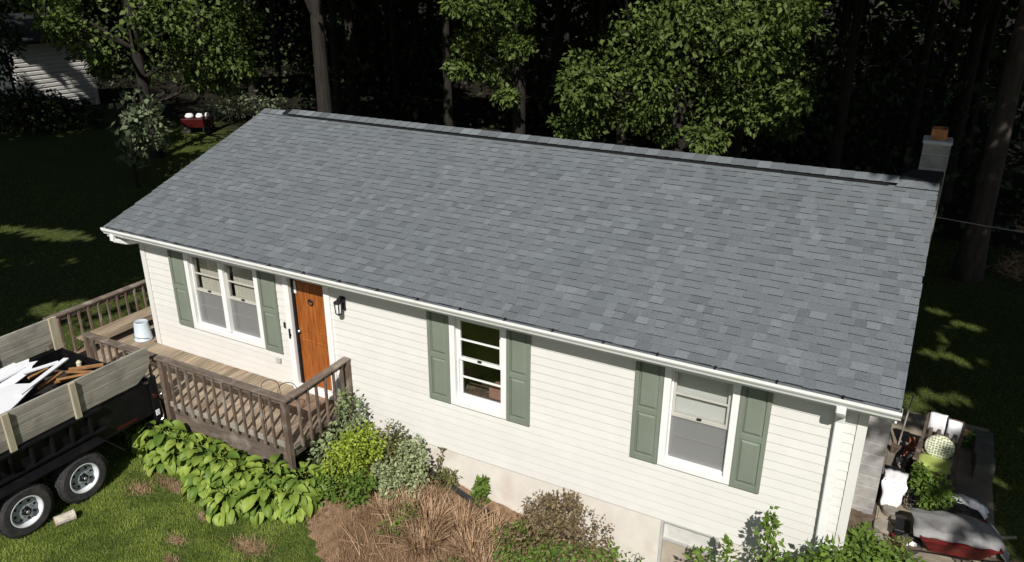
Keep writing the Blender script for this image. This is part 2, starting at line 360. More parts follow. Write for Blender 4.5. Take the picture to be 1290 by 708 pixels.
# ------------------------------------------------------------------ HOUSE
HL, HD = 12.262, 7.522
SLP = (4.165-2.71)/4.161; CT = 1/math.sqrt(1+SLP*SLP); ST = SLP*CT
EY, EZ, RY, RZ = -.40, 2.71, 3.761, 4.165
RX0, RX1 = -.371, 12.572
house = thing('house', 'cream sided single storey house with grey shingle roof and green shutters', 'house', (0, 0, 0))
OPEN = [(1.13, 2.885, .885, 2.42), (3.455, 4.429, .33, 2.46), (6.664, 7.616, .885, 2.42), (9.905, 10.86, .885, 2.42)]
T = .09
def build_walls():
    mb = MB()
    inner = [(a+T, b-T, c+T if c > .5 else c-.03, d-T) for a, b, c, d in OPEN]
    xs = [0]+[v for o in inner for v in o[:2]]+[HL]
    for k in range(0, len(xs), 2): mb.box(xs[k], xs[k+1], .021, .14, 0, 2.545)
    for a, b, c, d in inner:
        mb.box(a, b, .021, .14, d, 2.545)
        if c > .02: mb.box(a, b, .021, .14, 0, c)
    mb.box(HL-.12, HL, .14, HD-.12, 0, 2.545); mb.box(0, .12, .14, HD-.12, 0, 2.545); mb.box(0, HL, HD-.12, HD, 0, 2.545)
    for x0, x1 in ((0, .12), (HL-.12, HL)): mb.prism_x([(.0, 2.546), (HD, 2.546), (HD/2, 2.546+SLP*HD/2-.05)], x0, x1)
    wall = mb.build('wall', M['siding'], house)
    ib = MB(); ib.box(.13, HL-.13, 2.6, 2.65, .0, 2.5); ib.box(.13, HL-.13, .16, 2.59, -.03, .0); ib.box(.13, HL-.13, .145, 2.6, 2.5, 2.54)
    ib.build('interior', M['interior'], house)
    n = 20; hgt = 2.545/n
    for k in range(n):
        z0 = k*hgt; z1 = z0+hgt; zc = (z0+z1)/2
        cuts = sorted([(a, b) for a, b, c, d in OPEN if c < zc < d]); x = .09; segs = []
        for a, b in cuts: segs.append((x, a+.03)); x = b-.03
        segs.append((x, 12.18))
        segs2 = []
        for a, b in segs:
            if b-a > 4.5:
                m_ = a+(b-a)*random.uniform(.3, .7); segs2 += [(a, m_, 0), (m_+.0012, b, .0016)]
            else: segs2.append((a, b, 0))
        for a, b, pr in segs2:
            tn = random.uniform(.3, .7); bb = MB()
            bb.prism_x([(-.016-pr, z0), (-.004-pr, z1-.002), (.019, z1-.002), (.019, z0)], a, b, tn)
            bb.build('siding_board', M['siding'], wall)
        bb = MB(); bb.add([(HL+.022, .09, z0), (HL+.022, HD-.09, z0), (HL+.004, HD-.09, z1-.002), (HL+.004, .09, z1-.002), (HL+.001, .09, z0), (HL+.001, HD-.09, z0)], [(0, 1, 2, 3), (0, 4, 5, 1)]); bb.build('siding_board', M['siding'], wall)
        bb = MB(); bb.add([(-.022, .09, z0), (-.022, HD-.09, z0), (-.004, HD-.09, z1-.002), (-.004, .09, z1-.002), (-.001, .09, z0), (-.001, HD-.09, z0)], [(3, 2, 1, 0), (1, 5, 4, 0)]); bb.build('siding_board', M['siding'], wall)
    for x0, x1, xs_ in ((-.03, .085, -.03), (12.185, 12.292, 12.19)):
        c = MB(); c.box(x0, x1, -.03, .018, -.005, 2.544); c.box(x0 if x0 < 0 else 12.264, .0 if x0 < 0 else x1, .019, .10, -.005, 2.544); c.build('corner_post', M['siding'], wall)
    f = MB(); z0 = -2.2
    for x0, x1 in ((.01, 10.02), (10.81, HL-.01)): f.box(x0, x1, .012, .2, z0, -.004)
    f.box(10.02, 10.81, .012, .2, z0, -1.02); f.box(HL-.2, HL-.01, .2, HD, z0, -.004); f.box(.01, .2, .2, HD, z0, -.004); f.box(.2, HL-.2, HD-.2, HD, z0, -.004)
    f.build('foundation', M['found'], house)
    # basement window
    bw = MB(); bw.box(10.022, 10.06, -.004, .10, -1.02, -.008); bw.box(10.77, 10.808, -.004, .10, -1.02, -.008); bw.box(10.06, 10.77, -.002, .10, -.04, -.008); bw.box(10.06, 10.77, .03, .09, -.36, -.32); bw.box(10.05, 10.78, -.002, .10, -1.02, -.97)
    w_ = bw.build('basement_window', M['mortar'], house)
    p = MB(); p.box(10.06, 10.77, .055, .065, -.32, -.04); p.build('pane', M['frosted'], w_)
    p = MB(); p.box(10.06, 10.77, .055, .07, -.97, -.36); p.build('panel', M['board'], w_)
    # outlet box, doorbell
    b = MB(); b.box(3.10, 3.20, -.06, -.022, .69, .78); b.build('outlet_box', M['mortar'], house, bevel=.008)
    b = MB(); b.box(3.37, 3.40, -.04, -.022, 1.40, 1.50); b.build('doorbell', M['black'], house)
    # porch light
    b = MB(); b.box(4.64, 4.74, -.045, -.024, 2.02, 2.24); b.beam((4.69, -.04, 2.21), (4.69, -.14, 2.24), .02, .02); b.beam((4.69, -.14, 2.245), (4.69, -.14, 2.19), .02, .02)
    b.lathe([(.02, .03), (.075, -.01), (.07, -.02)], (4.69, -.14, 2.19), 8)
    for a in range(4):
        th = math.pi/4+a*math.pi/2; b.beam((4.69+.058*math.cos(th), -.14+.058*math.sin(th), 2.18), (4.69+.045*math.cos(th), -.14+.045*math.sin(th), 1.99), .012, .012)
    b.lathe([(.05, 0), (.05, .014), (.015, -.03)], (4.69, -.14, 1.985), 8)
    pl = b.build('porch_light', M['black'], house)
    b = MB(); b.lathe([(.04, 0), (.05, .17)], (4.69, -.14, 2.0), 8); b.build('lamp_glass', M['clear'], pl)
build_walls()
def build_window(x0, x1, mode, units=1):
    z0, z1 = .885, 2.42
    fr = MB(); yf, yb = -.046, .02
    fr.box(x0, x0+T, yf, yb, z0, z1); fr.box(x1-T, x1, yf, yb, z0, z1); fr.box(x0+T, x1-T, yf+.002, yb, z1-T, z1); fr.box(x0+T, x1-T, yf-.004, yb, z0, z0+T)
    a, b, c, d = x0+T, x1-T, z0+T, z1-T
    J = .022   # jamb lining
    fr.box(a, a+J, yb+.001, .135, c, d); fr.box(b-J, b, yb+.001, .135, c, d); fr.box(a+J, b-J, yb+.001, .135, d-J, d); fr.box(a+J, b-J, yb+.001, .135, c, c+J)
    wins = [(a+J, b-J)]
    if units == 2:
        mid = (a+b)/2; fr.box(mid-.05, mid+.05, -.03, .132, c+J, d-J); wins = [(a+J, mid-.05), (mid+.05, b-J)]
    w_ = bpy.data.objects.new('window', None); COL.objects.link(w_); w_.parent = house; w_.location = ((x0+x1)/2, 0, z0)
    fr.build('frame', M['white'], w_, bevel=.004)
    zc, zd = c+J, d-J; zm = (zc+zd)/2; s = .036
    for (p, q) in wins:
        for (za, zb, y) in ((zm-.02, zd, .035), (zc, zm+.02, .068)):
            sb = MB(); y1 = y+.03; sm_ = 'white' if mode == 'dark' else 'sash'
            sb.box(p+.002, p+s, y, y1, za, zb); sb.box(q-s, q-.002, y, y1, za, zb); sb.box(p+s, q-s, y+.001, y1, za, za+s+.008); sb.box(p+s, q-s, y+.001, y1, zb-s, zb)
            zmm = (za+zb)/2; sb.box(p+s, q-s, y+.003, y1-.003, zmm-.011, zmm+.011)
            so_ = sb.build('sash', M[sm_], w_)
            for zz0, zz1 in ((za+s+.008, zmm-.011), (zmm+.011, zb-s)):
                pb = MB(); pb.box(p+s, q-s, y+.013, y+.017, zz0, zz1); pb.build('pane', M['glass'], w_)
        lk = MB(); lk.box((p+q)/2-.03, (p+q)/2+.03, .008, .035, zm+.022, zm+.04); lk.build('sash_lock', M['black'], w_)
        if mode != 'dark':
            sc = MB(); sc.box(p+.004, q-.004, .050, .052, zc+.01, zm-.022); sc.build('insect_screen', M['screen'], w_)
        if mode == 'blind':
            bl = MB(); x = p+.085
            while x < q-.02:
                e = min(x+.094, q-.01); yy = .118
                bl.add([(x, yy+.003, zc), (e, yy-.001, zc), (e, yy-.001, zd), (x, yy+.003, zd)], [(0, 1, 2, 3)], random.uniform(.3, .7)); x += .09
            bl.build('blind', M['blinds'], w_)
        elif mode == 'shade':
            bl = MB(); bl.box(p+.005, q-.005, .115, .12, zc+.01, zd); bl.box(p+.005, q-.005, .11, .123, zc+.01, zc+.03); bl.build('blind', M['shade'], w_)
    return w_
build_window(1.13, 2.885, 'blind', 2); build_window(6.664, 7.616, 'dark'); build_window(9.905, 10.86, 'shade')
def build_shutter(x0, x1):
    z0, z1 = .885, 2.43; b = MB(); y0, y1 = -.052, -.0225; s = .055; zm = 1.65
    b.box(x0, x0+s, y0, y1, z0, z1); b.box(x1-s, x1, y0, y1, z0, z1)
    for a, c in ((z0, z0+.085), (zm-.04, zm+.04), (z1-.075, z1)): b.box(x0+s, x1-s, y0+.001, y1, a, c)
    sh = b.build('shutter', M['shutter'], house, bevel=.003)
    for a, c in ((z0+.085, zm-.04), (zm+.04, z1-.075)):
        p = MB(); i, q = .0, .04
        X0, X1 = x0+s, x1-s
        p.add([(X0, y1-.006, a), (X1, y1-.006, a), (X1, y1-.006, c), (X0, y1-.006, c), (X0+.012, y1-.008, a+.012), (X1-.012, y1-.008, a+.012), (X1-.012, y1-.008, c-.012), (X0+.012, y1-.008, c-.012),
               (X0+q, y0+.004, a+q), (X1-q, y0+.004, a+q), (X1-q, y0+.004, c-q), (X0+q, y0+.004, c-q)],
              [(0, 1, 5, 4), (1, 2, 6, 5), (2, 3, 7, 6), (3, 0, 4, 7), (4, 5, 9, 8), (5, 6, 10, 9), (6, 7, 11, 10), (7, 4, 8, 11), (8, 9, 10, 11)])
        p.build('shutter_panel', M['shutter'], sh)
for a, b in ((.742, 1.124), (2.892, 3.272), (6.282, 6.66), (7.62, 7.995), (9.522, 9.90), (10.865, 11.235)): build_shutter(a, b)
def build_door():
    x0, x1 = 3.455, 4.429; zb, zt = .33, 2.46
    f = MB(); f.box(x0, x0+.115, -.05, .02, zb, zt); f.box(x1-.115, x1, -.05, .02, zb, zt); f.box(x0+.115, x1-.115, -.048, .02, zt-.10, zt)
    f.box(x0+.09, x0+.115, .021, .14, zb, zt-.09); f.box(x1-.115, x1-.09, .021, .14, zb, zt-.09); f.box(x0+.115, x1-.115, .021, .14, zt-.115, zt-.09)
    f.box(x0+.03, x1-.03, -.09, .14, zb-.035, zb+.02)
    d = MB(); a, b = x0+.117, x1-.117; d0, d1 = zb+.03, zt-.117
    d.box(a, b, .072, .11, d0, d1)
    dr = d.build('door', M['door'], house)
    rsb = MB(); rsb.box(x0+.1155, x0+.150, .018, .0715, zb+.03, zt-.12); rsb.box(x0+.151, x1-.12, .050, .0715, zt-.145, zt-.117); rsb.build('dark_reveal_strip', M['black'], dr)  # black strips along the left jamb and head of the door reveal
    f.build('door_frame', M['white'], dr, bevel=.004)
    wd = b-a
    def pan(u0, u1, v0, v1):
        p = MB(); X0, X1, Z0, Z1 = a+u0*wd, a+u1*wd, v0, v1; q = .035
        p.add([(X0, .0715, Z0), (X1, .0715, Z0), (X1, .0715, Z1), (X0, .0715, Z1), (X0+.012, .064, Z0+.012), (X1-.012, .064, Z0+.012), (X1-.012, .064, Z1-.012), (X0+.012, .064, Z1-.012),
               (X0+q, .068, Z0+q), (X1-q, .068, Z0+q), (X1-q, .068, Z1-q), (X0+q, .068, Z1-q)],
              [(0, 1, 5, 4), (1, 2, 6, 5), (2, 3, 7, 6), (3, 0, 4, 7), (4, 5, 9, 8), (5, 6, 10, 9), (6, 7, 11, 10), (7, 4, 8, 11), (8, 9, 10, 11)])
        p.build('door_panel', M['door'], dr)
    pan(.10, .47, 1.38, 2.24); pan(.53, .90, 1.38, 2.24); pan(.10, .47, .52, 1.22); pan(.53, .90, .52, 1.22)
    k = MB(); k.lathe([(.0, -.055), (.026, -.045), (.03, -.03), (.012, -.015), (.03, 0)], (a+.055, .07, 1.36), 10, 'y'); k.build('handle', M['chrome'], dr, smooth=True)
    k = MB(); k.box(x0+.045, x0+.07, -.075, -.051, 1.25, 1.42); k.box(x0+.035, x0+.08, -.06, -.0505, 1.29, 1.33); k.build('frame_latch', M['black'], dr)
    k = MB(); k.lathe([(.03, -.02), (.02, -.03), (.0, -.03)], (3.94, .065, 1.98), 10, 'y'); k.tube([(3.94+.05*math.cos(t), .045, 1.95+.05*math.sin(t)) for t in np.linspace(0, 6.28, 12)], .009, 6); k.build('door_knocker', M['black'], dr)
    k = MB(); k.box(a+.0, a+.075, .045, .06, 2.05, 2.27); k.build('door_closer', M['white'], dr)
    return dr
build_door()
def rp(X, d, h): return (X, EY+d*CT-h*ST, EZ-.012+d*ST+h*CT)
def build_roof():
    mb = MB(); th = .09
    A = [(EY+.02, EZ-.02), (RY, RZ-.028), (2*RY-EY, EZ-.02), (2*RY-EY, EZ-.02-th), (RY, RZ-.028-th), (EY+.02, EZ-.02-th)]
    # roof slab as two sloping prisms
    mb.prism_x([A[0], A[1], A[4], A[5]], RX0+.012, RX1-.012, .5); mb.prism_x([A[1], A[2], A[3], A[4]], RX0+.012, RX1-.012, .5)
    roof = mb.build('roof', M['shingle'], house)
    ex = .1425; n = 31; L = 4.161/CT; items = []
    for i in range(n):
        d0 = i*ex; d1 = min(d0+ex+.01, L)
        x = RX0-random.uniform(0, .2); raised = random.random() < .5
        while x < RX1:
            wd = random.uniform(.11, .27) if raised else random.uniform(.08, .22)
            x1 = x+wd; a, b = max(x, RX0), min(x1, RX1)
            if b-a > .02:
                t = (.0135 if raised else .0075)+random.uniform(-.001, .001); r = random.random()
                tn = .48+random.gauss(0, .045)
                if r < .15: tn += random.uniform(.07, .17); b = min(b, a+random.uniform(.12, .2)); x1 = b
                elif r < .30: tn -= random.uniform(.05, .12)
                if not raised: tn -= .04
                items.append((a, b, d0, d1, t, tn))
            x = x1; raised = not raised if random.random() < .85 else raised
    def chunk(mb, it):
        a, b, d0, d1, t, tn = it
        j = random.uniform(-.004, .004)
        vs = [rp(a, d0+j, 0), rp(b, d0+j, 0), rp(b, d0+j, t), rp(a, d0+j, t), rp(a, d1, .0015), rp(b, d1, .0015), rp(a, d1, -.004), rp(b, d1, -.004)]
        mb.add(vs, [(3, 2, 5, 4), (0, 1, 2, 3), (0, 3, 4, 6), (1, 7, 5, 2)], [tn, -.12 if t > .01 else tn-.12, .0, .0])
    def key(it): return (Vector(rp((it[0]+it[1])/2, it[2], 0))-CAM).length-((it[1]-it[0]) > .12)*.8
    items.sort(key=key)
    for it in items[:300]:
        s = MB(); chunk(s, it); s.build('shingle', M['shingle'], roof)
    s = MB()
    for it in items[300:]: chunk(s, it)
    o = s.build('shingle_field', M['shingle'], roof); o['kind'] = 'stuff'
    # back slope courses
    s = MB()
    for i in range(31):
        d0 = i*ex; d1 = d0+ex+.005; f = lambda X, d, h: (X, 2*RY-(EY+d*CT-h*ST), EZ-.012+d*ST+h*CT)
        s.add([f(RX0, d0, 0), f(RX1, d0, 0), f(RX1, d0, .011), f(RX0, d0, .011), f(RX0, d1, .002), f(RX1, d1, .002)], [(3, 2, 5, 4), (0, 1, 2, 3)], [.45, -.5])
    s.build('back_shingle_courses', M['shingle'], roof)
    # ridge vent and caps
    v = MB(); h = .052; hw = .165
    def V(y, dz): return (RY+y, RZ-abs(y)*SLP+dz)
    v.prism_x([V(-hw, -.005), V(0, -.005), V(hw, -.005), V(hw, h-.004), V(0, h-.004), V(-hw, h-.004)], .28, 11.93, .5)
    v.build('ridge_vent', M['black'], roof)
    c = MB(); x = RX0
    while x < 12.55:
        x1 = x+.20; inv = .26 < x < 11.9; b = (h if inv else .008); k = hw+.012
        x1 = min(x1, 12.555); tn = .42+random.gauss(0, .12); e = .007
        vs = [(x, *V(-k, b)), (x, *V(0, b+.004)), (x, *V(k, b)), (x1+.02, *V(-k, b+e)), (x1+.02, *V(0, b+e+.004)), (x1+.02, *V(k, b+e)), (x, *V(-k, b-.006)), (x1+.02, *V(-k, b-.002)), (x1+.02, *V(0, b-.006)), (x1+.02, *V(k, b-.006))]
        c.add(vs, [(0, 3, 4, 1), (1, 4, 5, 2), (6, 7, 3, 0), (7, 8, 4, 3), (8, 9, 5, 4)], [tn, tn, -.5, -.4, -.4]); x = x1
    o = c.build('ridge_cap', M['shingle'], roof); o['kind'] = 'stuff'
    # rake boards, drip edge
    for xx in (RX0+.012, RX1-.037):
        r = MB(); r.prism_x([(EY+.02, EZ-.115), (RY, RZ-.122), (RY, RZ-.24), (EY+.02, EZ-.20)], xx, xx+.022); r.prism_x([(RY, RZ-.122), (2*RY-EY-.02, EZ-.115), (2*RY-EY-.02, EZ-.20), (RY, RZ-.24)], xx, xx+.022); r.build('rake_board', M['white'], roof)
    f = MB(); f.box(RX0+.02, RX1-.02, -.325, -.302, 2.50, 2.665); f.build('fascia', M['white'], roof)
    f = MB(); f.box(RX0+.03, RX1-.03, -.300, -.001, 2.547, 2.562); f.build('soffit', M['white'], roof)
    # gutter
    gt = MB(); x0, x1 = RX0-.015, RX1+.012
    out = [(-.328, 2.672), (-.328, 2.572), (-.415, 2.572), (-.425, 2.60), (-.452, 2.635), (-.462, 2.655), (-.462, 2.69)]
    inn = [(-.450, 2.688), (-.450, 2.66), (-.440, 2.637), (-.416, 2.603), (-.408, 2.578), (-.333, 2.578), (-.333, 2.672)]
    n_ = len(out); vs = [(x0, y, z) for y, z in out+inn]+[(x1, y, z) for y, z in out+inn]; m_ = 2*n_; fs = []; mi = []
    for i in range(m_):
        fs.append((i, m_+i, m_+(i+1) % m_, (i+1) % m_)); mi.append(1 if n_ <= i < m_-1 else 0)
    gt.add(vs, fs, .5, mi)
    gut = gt.build('gutter', [M['gutterm'], M['algae']], house)
    e = MB()
    for xx in (x0-.004, x1): e.prism_x([(-.33, 2.68), (-.33, 2.57), (-.415, 2.57), (-.427, 2.60), (-.455, 2.635), (-.464, 2.655), (-.464, 2.692)], xx, xx+.004)
    e.build('gutter_end', M['gutterm'], gut)
    x = .1
    while x < 12.5:
        hb = MB(); hb.box(x-.008, x+.008, -.462, -.38, 2.692, 2.697); hb.box(x-.012, x+.012, -.412, -.39, 2.695, 2.712); hb.build('gutter_hanger', M['black'], gut); x += .70
    def spout(path, wdt, dep):
        d = MB()
        for p, q in zip(path[:-1], path[1:]):
            v_ = (Vector(q)-Vector(p)).normalized()*.02; d.beam(Vector(p)-v_*0, Vector(q)+v_, wdt, dep, upv=(0, 1, 0) if abs(v_.z) > abs(v_.y) else (0, 0, 1))
        d.build('downspout', M['gutterm'], gut, bevel=.012)
    spout([(12.0, -.39, 2.575), (12.0, -.39, 2.50), (12.0, -.10, 2.30), (12.0, -.072, 2.20), (12.045, -.072, -1.15), (12.05, -.3, -1.25)], .105, .072)
    spout([(-.2, -.39, 2.575), (-.2, -.39, 2.47), (-.13, -.2, 2.38), (-.085, .08, 2.33), (-.085, .10, .3)], .09, .075)
    # chimney
    ch = bpy.data.objects.new('chimney', None); COL.objects.link(ch); ch.parent = house; ch.location = (12.46, 3.7, -1.5)
    X0, X1, YL, Y0, Y1 = 12.266, 12.625, 3.45, 4.13, 4.55
    core = MB(); core.box(X0+.006, X1-.006, Y0+.006, Y1-.006, 2.2, 4.66); core.box(X0+.006, X1-.006, YL+.006, Y1-.006, -1.9, 2.19); core.build('mortar_core', M['mortar'], ch)
    z = -1.7; k = 0
    while z < 4.62:
        z1 = min(z+.196, 4.64); yf = YL if z1 < 2.3 else Y0; b = MB(); tn = random.uniform(.2, .8); e = random.uniform(0, .003)
        if k % 3 == 1 and z > 0:
            b.box(X0+.0, X1-.0, yf-e, Y1, z, z1, tn)
        else: b.box(X0, X1+e, yf-e, Y1, z, z1, tn)
        b.build('block', M['block'], ch, bevel=.004); z = z1+.011; k += 1
    c = MB(); c.box(X0-.015, X1+.015, Y0-.015, Y1+.015, 4.65, 4.70); c.build('chimney_cap', M['cap'], ch, bevel=.015)
    c = MB(); a, b, y0, y1 = X0+.075, X1-.075, Y0+.08, Y1-.08
    t = .025; c.box(a, b, y0, y0+t, 4.701, 4.86); c.box(a, b, y1-t, y1, 4.701, 4.86); c.box(a, a+t, y0+t, y1-t, 4.701, 4.86); c.box(b-t, b, y0+t, y1-t, 4.701, 4.86); c.build('flue_tile', M['clay'], ch)
    # dark flashing saddle in front of the chimney
    fl = MB()
    fl.add([(12.03, 3.80, 4.155), (12.56, 3.80, 4.155), (12.56, 3.80, 4.19), (12.03, 3.80, 4.19), (12.18, 4.128, 4.05), (12.61, 4.128, 4.05), (12.61, 4.128, 4.27), (12.18, 4.128, 4.27)], [(0, 1, 2, 3), (3, 2, 6, 7), (0, 3, 7, 4), (1, 5, 6, 2)]); fl.build('flashing', M['flash'], ch)
build_roof()
# ------------------------------------------------------------------ DECK
DZ = .30
def build_deck():
    dk = thing('wooden_deck', 'weathered wooden deck with railing along the house front and left corner', 'deck', (1.7, -.7, -.4))
    x = -1.15
    while x < 4.62:
        x1 = min(x+.138, 4.66); b = MB(); tn = random.uniform(.1, .9)
        b.box(x, x1, -1.40+random.uniform(-.008, .008), -.03 if x1 > -.03 else 3.6, DZ-.034+random.uniform(-.002, .002), DZ+random.uniform(-.002, .003), tn)
        b.build('deck_board', M['deckx'], dk, bevel=.004); x = x1+.007
    j = MB(); j.box(-1.15, 4.66, -1.385, -1.345, .06, DZ-.036, .3); j.build('rim_joist', M['railx'], dk); j = MB(); j.box(.2, 4.55, -1.372, -1.348, -.22, .05, .4); j.build('skirt_board', M['railx'], dk)
    j = MB(); j.box(4.615, 4.655, -1.34, -.03, .06, DZ-.036, .3); j.build('rim_joist', M['raily'], dk); j = MB(); j.box(-1.145, -1.105, -1.34, 3.6, .06, DZ-.036, .3); j.build('rim_joist', M['raily'], dk)
    j = MB()
    for xx in (-.5, .1, .7, 1.3, 1.9, 2.5, 3.1, 3.7, 4.25): j.box(xx-.02, xx+.02, -1.34, -.03, .08, DZ-.037, .2)
    j.build('joists', M['raily'], dk)
    def post(x, y, z0, z1, s=.09):
        p = MB(); p.box(x-s/2, x+s/2, y-s/2, y+s/2, z0, z1, random.uniform(.3, .7)); p.build('post', M['railz'], dk, bevel=.006)
    for x, y in ((.1, -1.425), (1.97, -1.425), (4.64, -1.43), (-1.12, -1.42), (3.2, -1.30)):
        post(x, y, g(x, y)-.1, 1.085 if x != 3.2 else .05)
    post(4.70, -.075, g(4.7, 0)-.1, 1.16); post(-1.10, .9, -.5, 1.085); post(-1.10, 3.2, -.5, 1.085)
    def rail(p, q, m, tn):
        r = MB(); r.beam(p, q, .135, .036, tn); r.build('top_rail', M[m], dk, bevel=.006)
    rail((.04, -1.42, 1.105), (1.96, -1.42, 1.105), 'railx', .55); rail((1.975, -1.42, 1.112), (4.72, -1.42, 1.105), 'railx', .6)
    rail((4.685, -1.345, 1.12), (4.685, -.03, 1.155), 'raily', .75); rail((-1.10, -1.4, 1.105), (-1.10, 3.5, 1.105), 'raily', .8)
    def under(p, q, m):
        r = MB(); r.beam(p, q, .038, .085, .55); r.build('sub_rail', M[m], dk, bevel=.004)
    under((.14, -1.41, 1.04), (1.93, -1.41, 1.04), 'railx'); under((2.01, -1.41, 1.045), (4.6, -1.41, 1.04), 'railx')
    under((4.675, -1.38, 1.055), (4.675, -.12, 1.09), 'raily'); under((-1.085, -1.37, 1.04), (-1.085, 3.5, 1.04), 'raily')
    under((.14, -1.407, .275), (1.93, -1.407, .275), 'plank'); under((2.01, -1.407, .27), (4.6, -1.407, .27), 'plank'); under((4.677, -1.38, .27), (4.677, -.12, .27), 'raily')
    def bal(x, y, z0, z1):
        b = MB(); dx, dy = random.uniform(-.006, .006), random.uniform(-.006, .006)
        b.beam((x, y, z0), (x+dx, y+dy, z1), .038, .038, random.uniform(.2, .8)); b.build('baluster', M['railz'], dk, bevel=.003)
    for x in np.arange(.3, 1.9, .2): bal(x, -1.45, .18, 1.06)
    for x in np.arange(2.17, 4.55, .2): bal(x, -1.45, .20, 1.065)
    for y in np.arange(-1.22, -.15, .2): bal(4.715, y, .20, 1.085)
    for y in np.arange(-1.2, 3.4, .2): bal(-1.06, y, .22, 1.065)
    # bench along the far rail
    for k, xx in enumerate((-.98, -.83)):
        s = MB(); s.box(xx-.07, xx+.07, -.95, 2.9, .54, .578, .5+.2*k); s.build('bench_board', M['deckx'], dk, bevel=.004)
    s = MB(); s.box(-.755, -.72, -.95, 2.9, .45, .575, .8); s.build('bench_board', M['deckx'], dk, bevel=.004)
    for yy in (-.8, .5, 1.8): post(-.85, yy, DZ, .54, .08)
build_deck()
def build_bucket():
    t = thing('bucket', 'pale grey plastic bucket upside down on the deck by the house corner', 'bucket', (-.38, -.05, DZ+.004))
    b = MB(); b.lathe([(.165, 0), (.17, .012), (.17, .03), (.16, .035), (.132, .36), (.124, .375), (.11, .378), (.105, .37), (0, .37)], (0, 0, 0), 28); b.build('shell', M['bucket'], t, world=False, smooth=True)
    h = MB(); h.tube([(.172*math.cos(a), .172*math.sin(a), .06-.045*math.sin(a/1.0)) for a in np.linspace(math.pi, 2*math.pi, 12)], .004, 6); h.build('handle', M['wire'], t, world=False)
build_bucket()
def build_hoops():
    t = thing('garden_hoop_fence', 'thin rusty wire hoop border fence standing behind the deck railing corner', 'wire fence', (4.33, -1.25, DZ+.004))
    for (p, q) in (((4.09, -1.33), (4.33, -1.19)), ((4.40, -1.30), (4.59, -1.10))):
        b = MB(); pts = []
        a, c = Vector((*p, DZ)), Vector((*q, DZ)); d = c-a; r = d.length/2
        pts = [a, a+Vector((0, 0, .8))]+[(a+c)/2+Vector((0, 0, .8))-d/2*math.cos(th)+Vector((0, 0, r*math.sin(th))) for th in np.linspace(.3, math.pi-.3, 9)]+[c+Vector((0, 0, .8)), c]
        b.tube(pts, .006, 6); b.build('wire_hoop', M['wire'], t)
build_hoops()

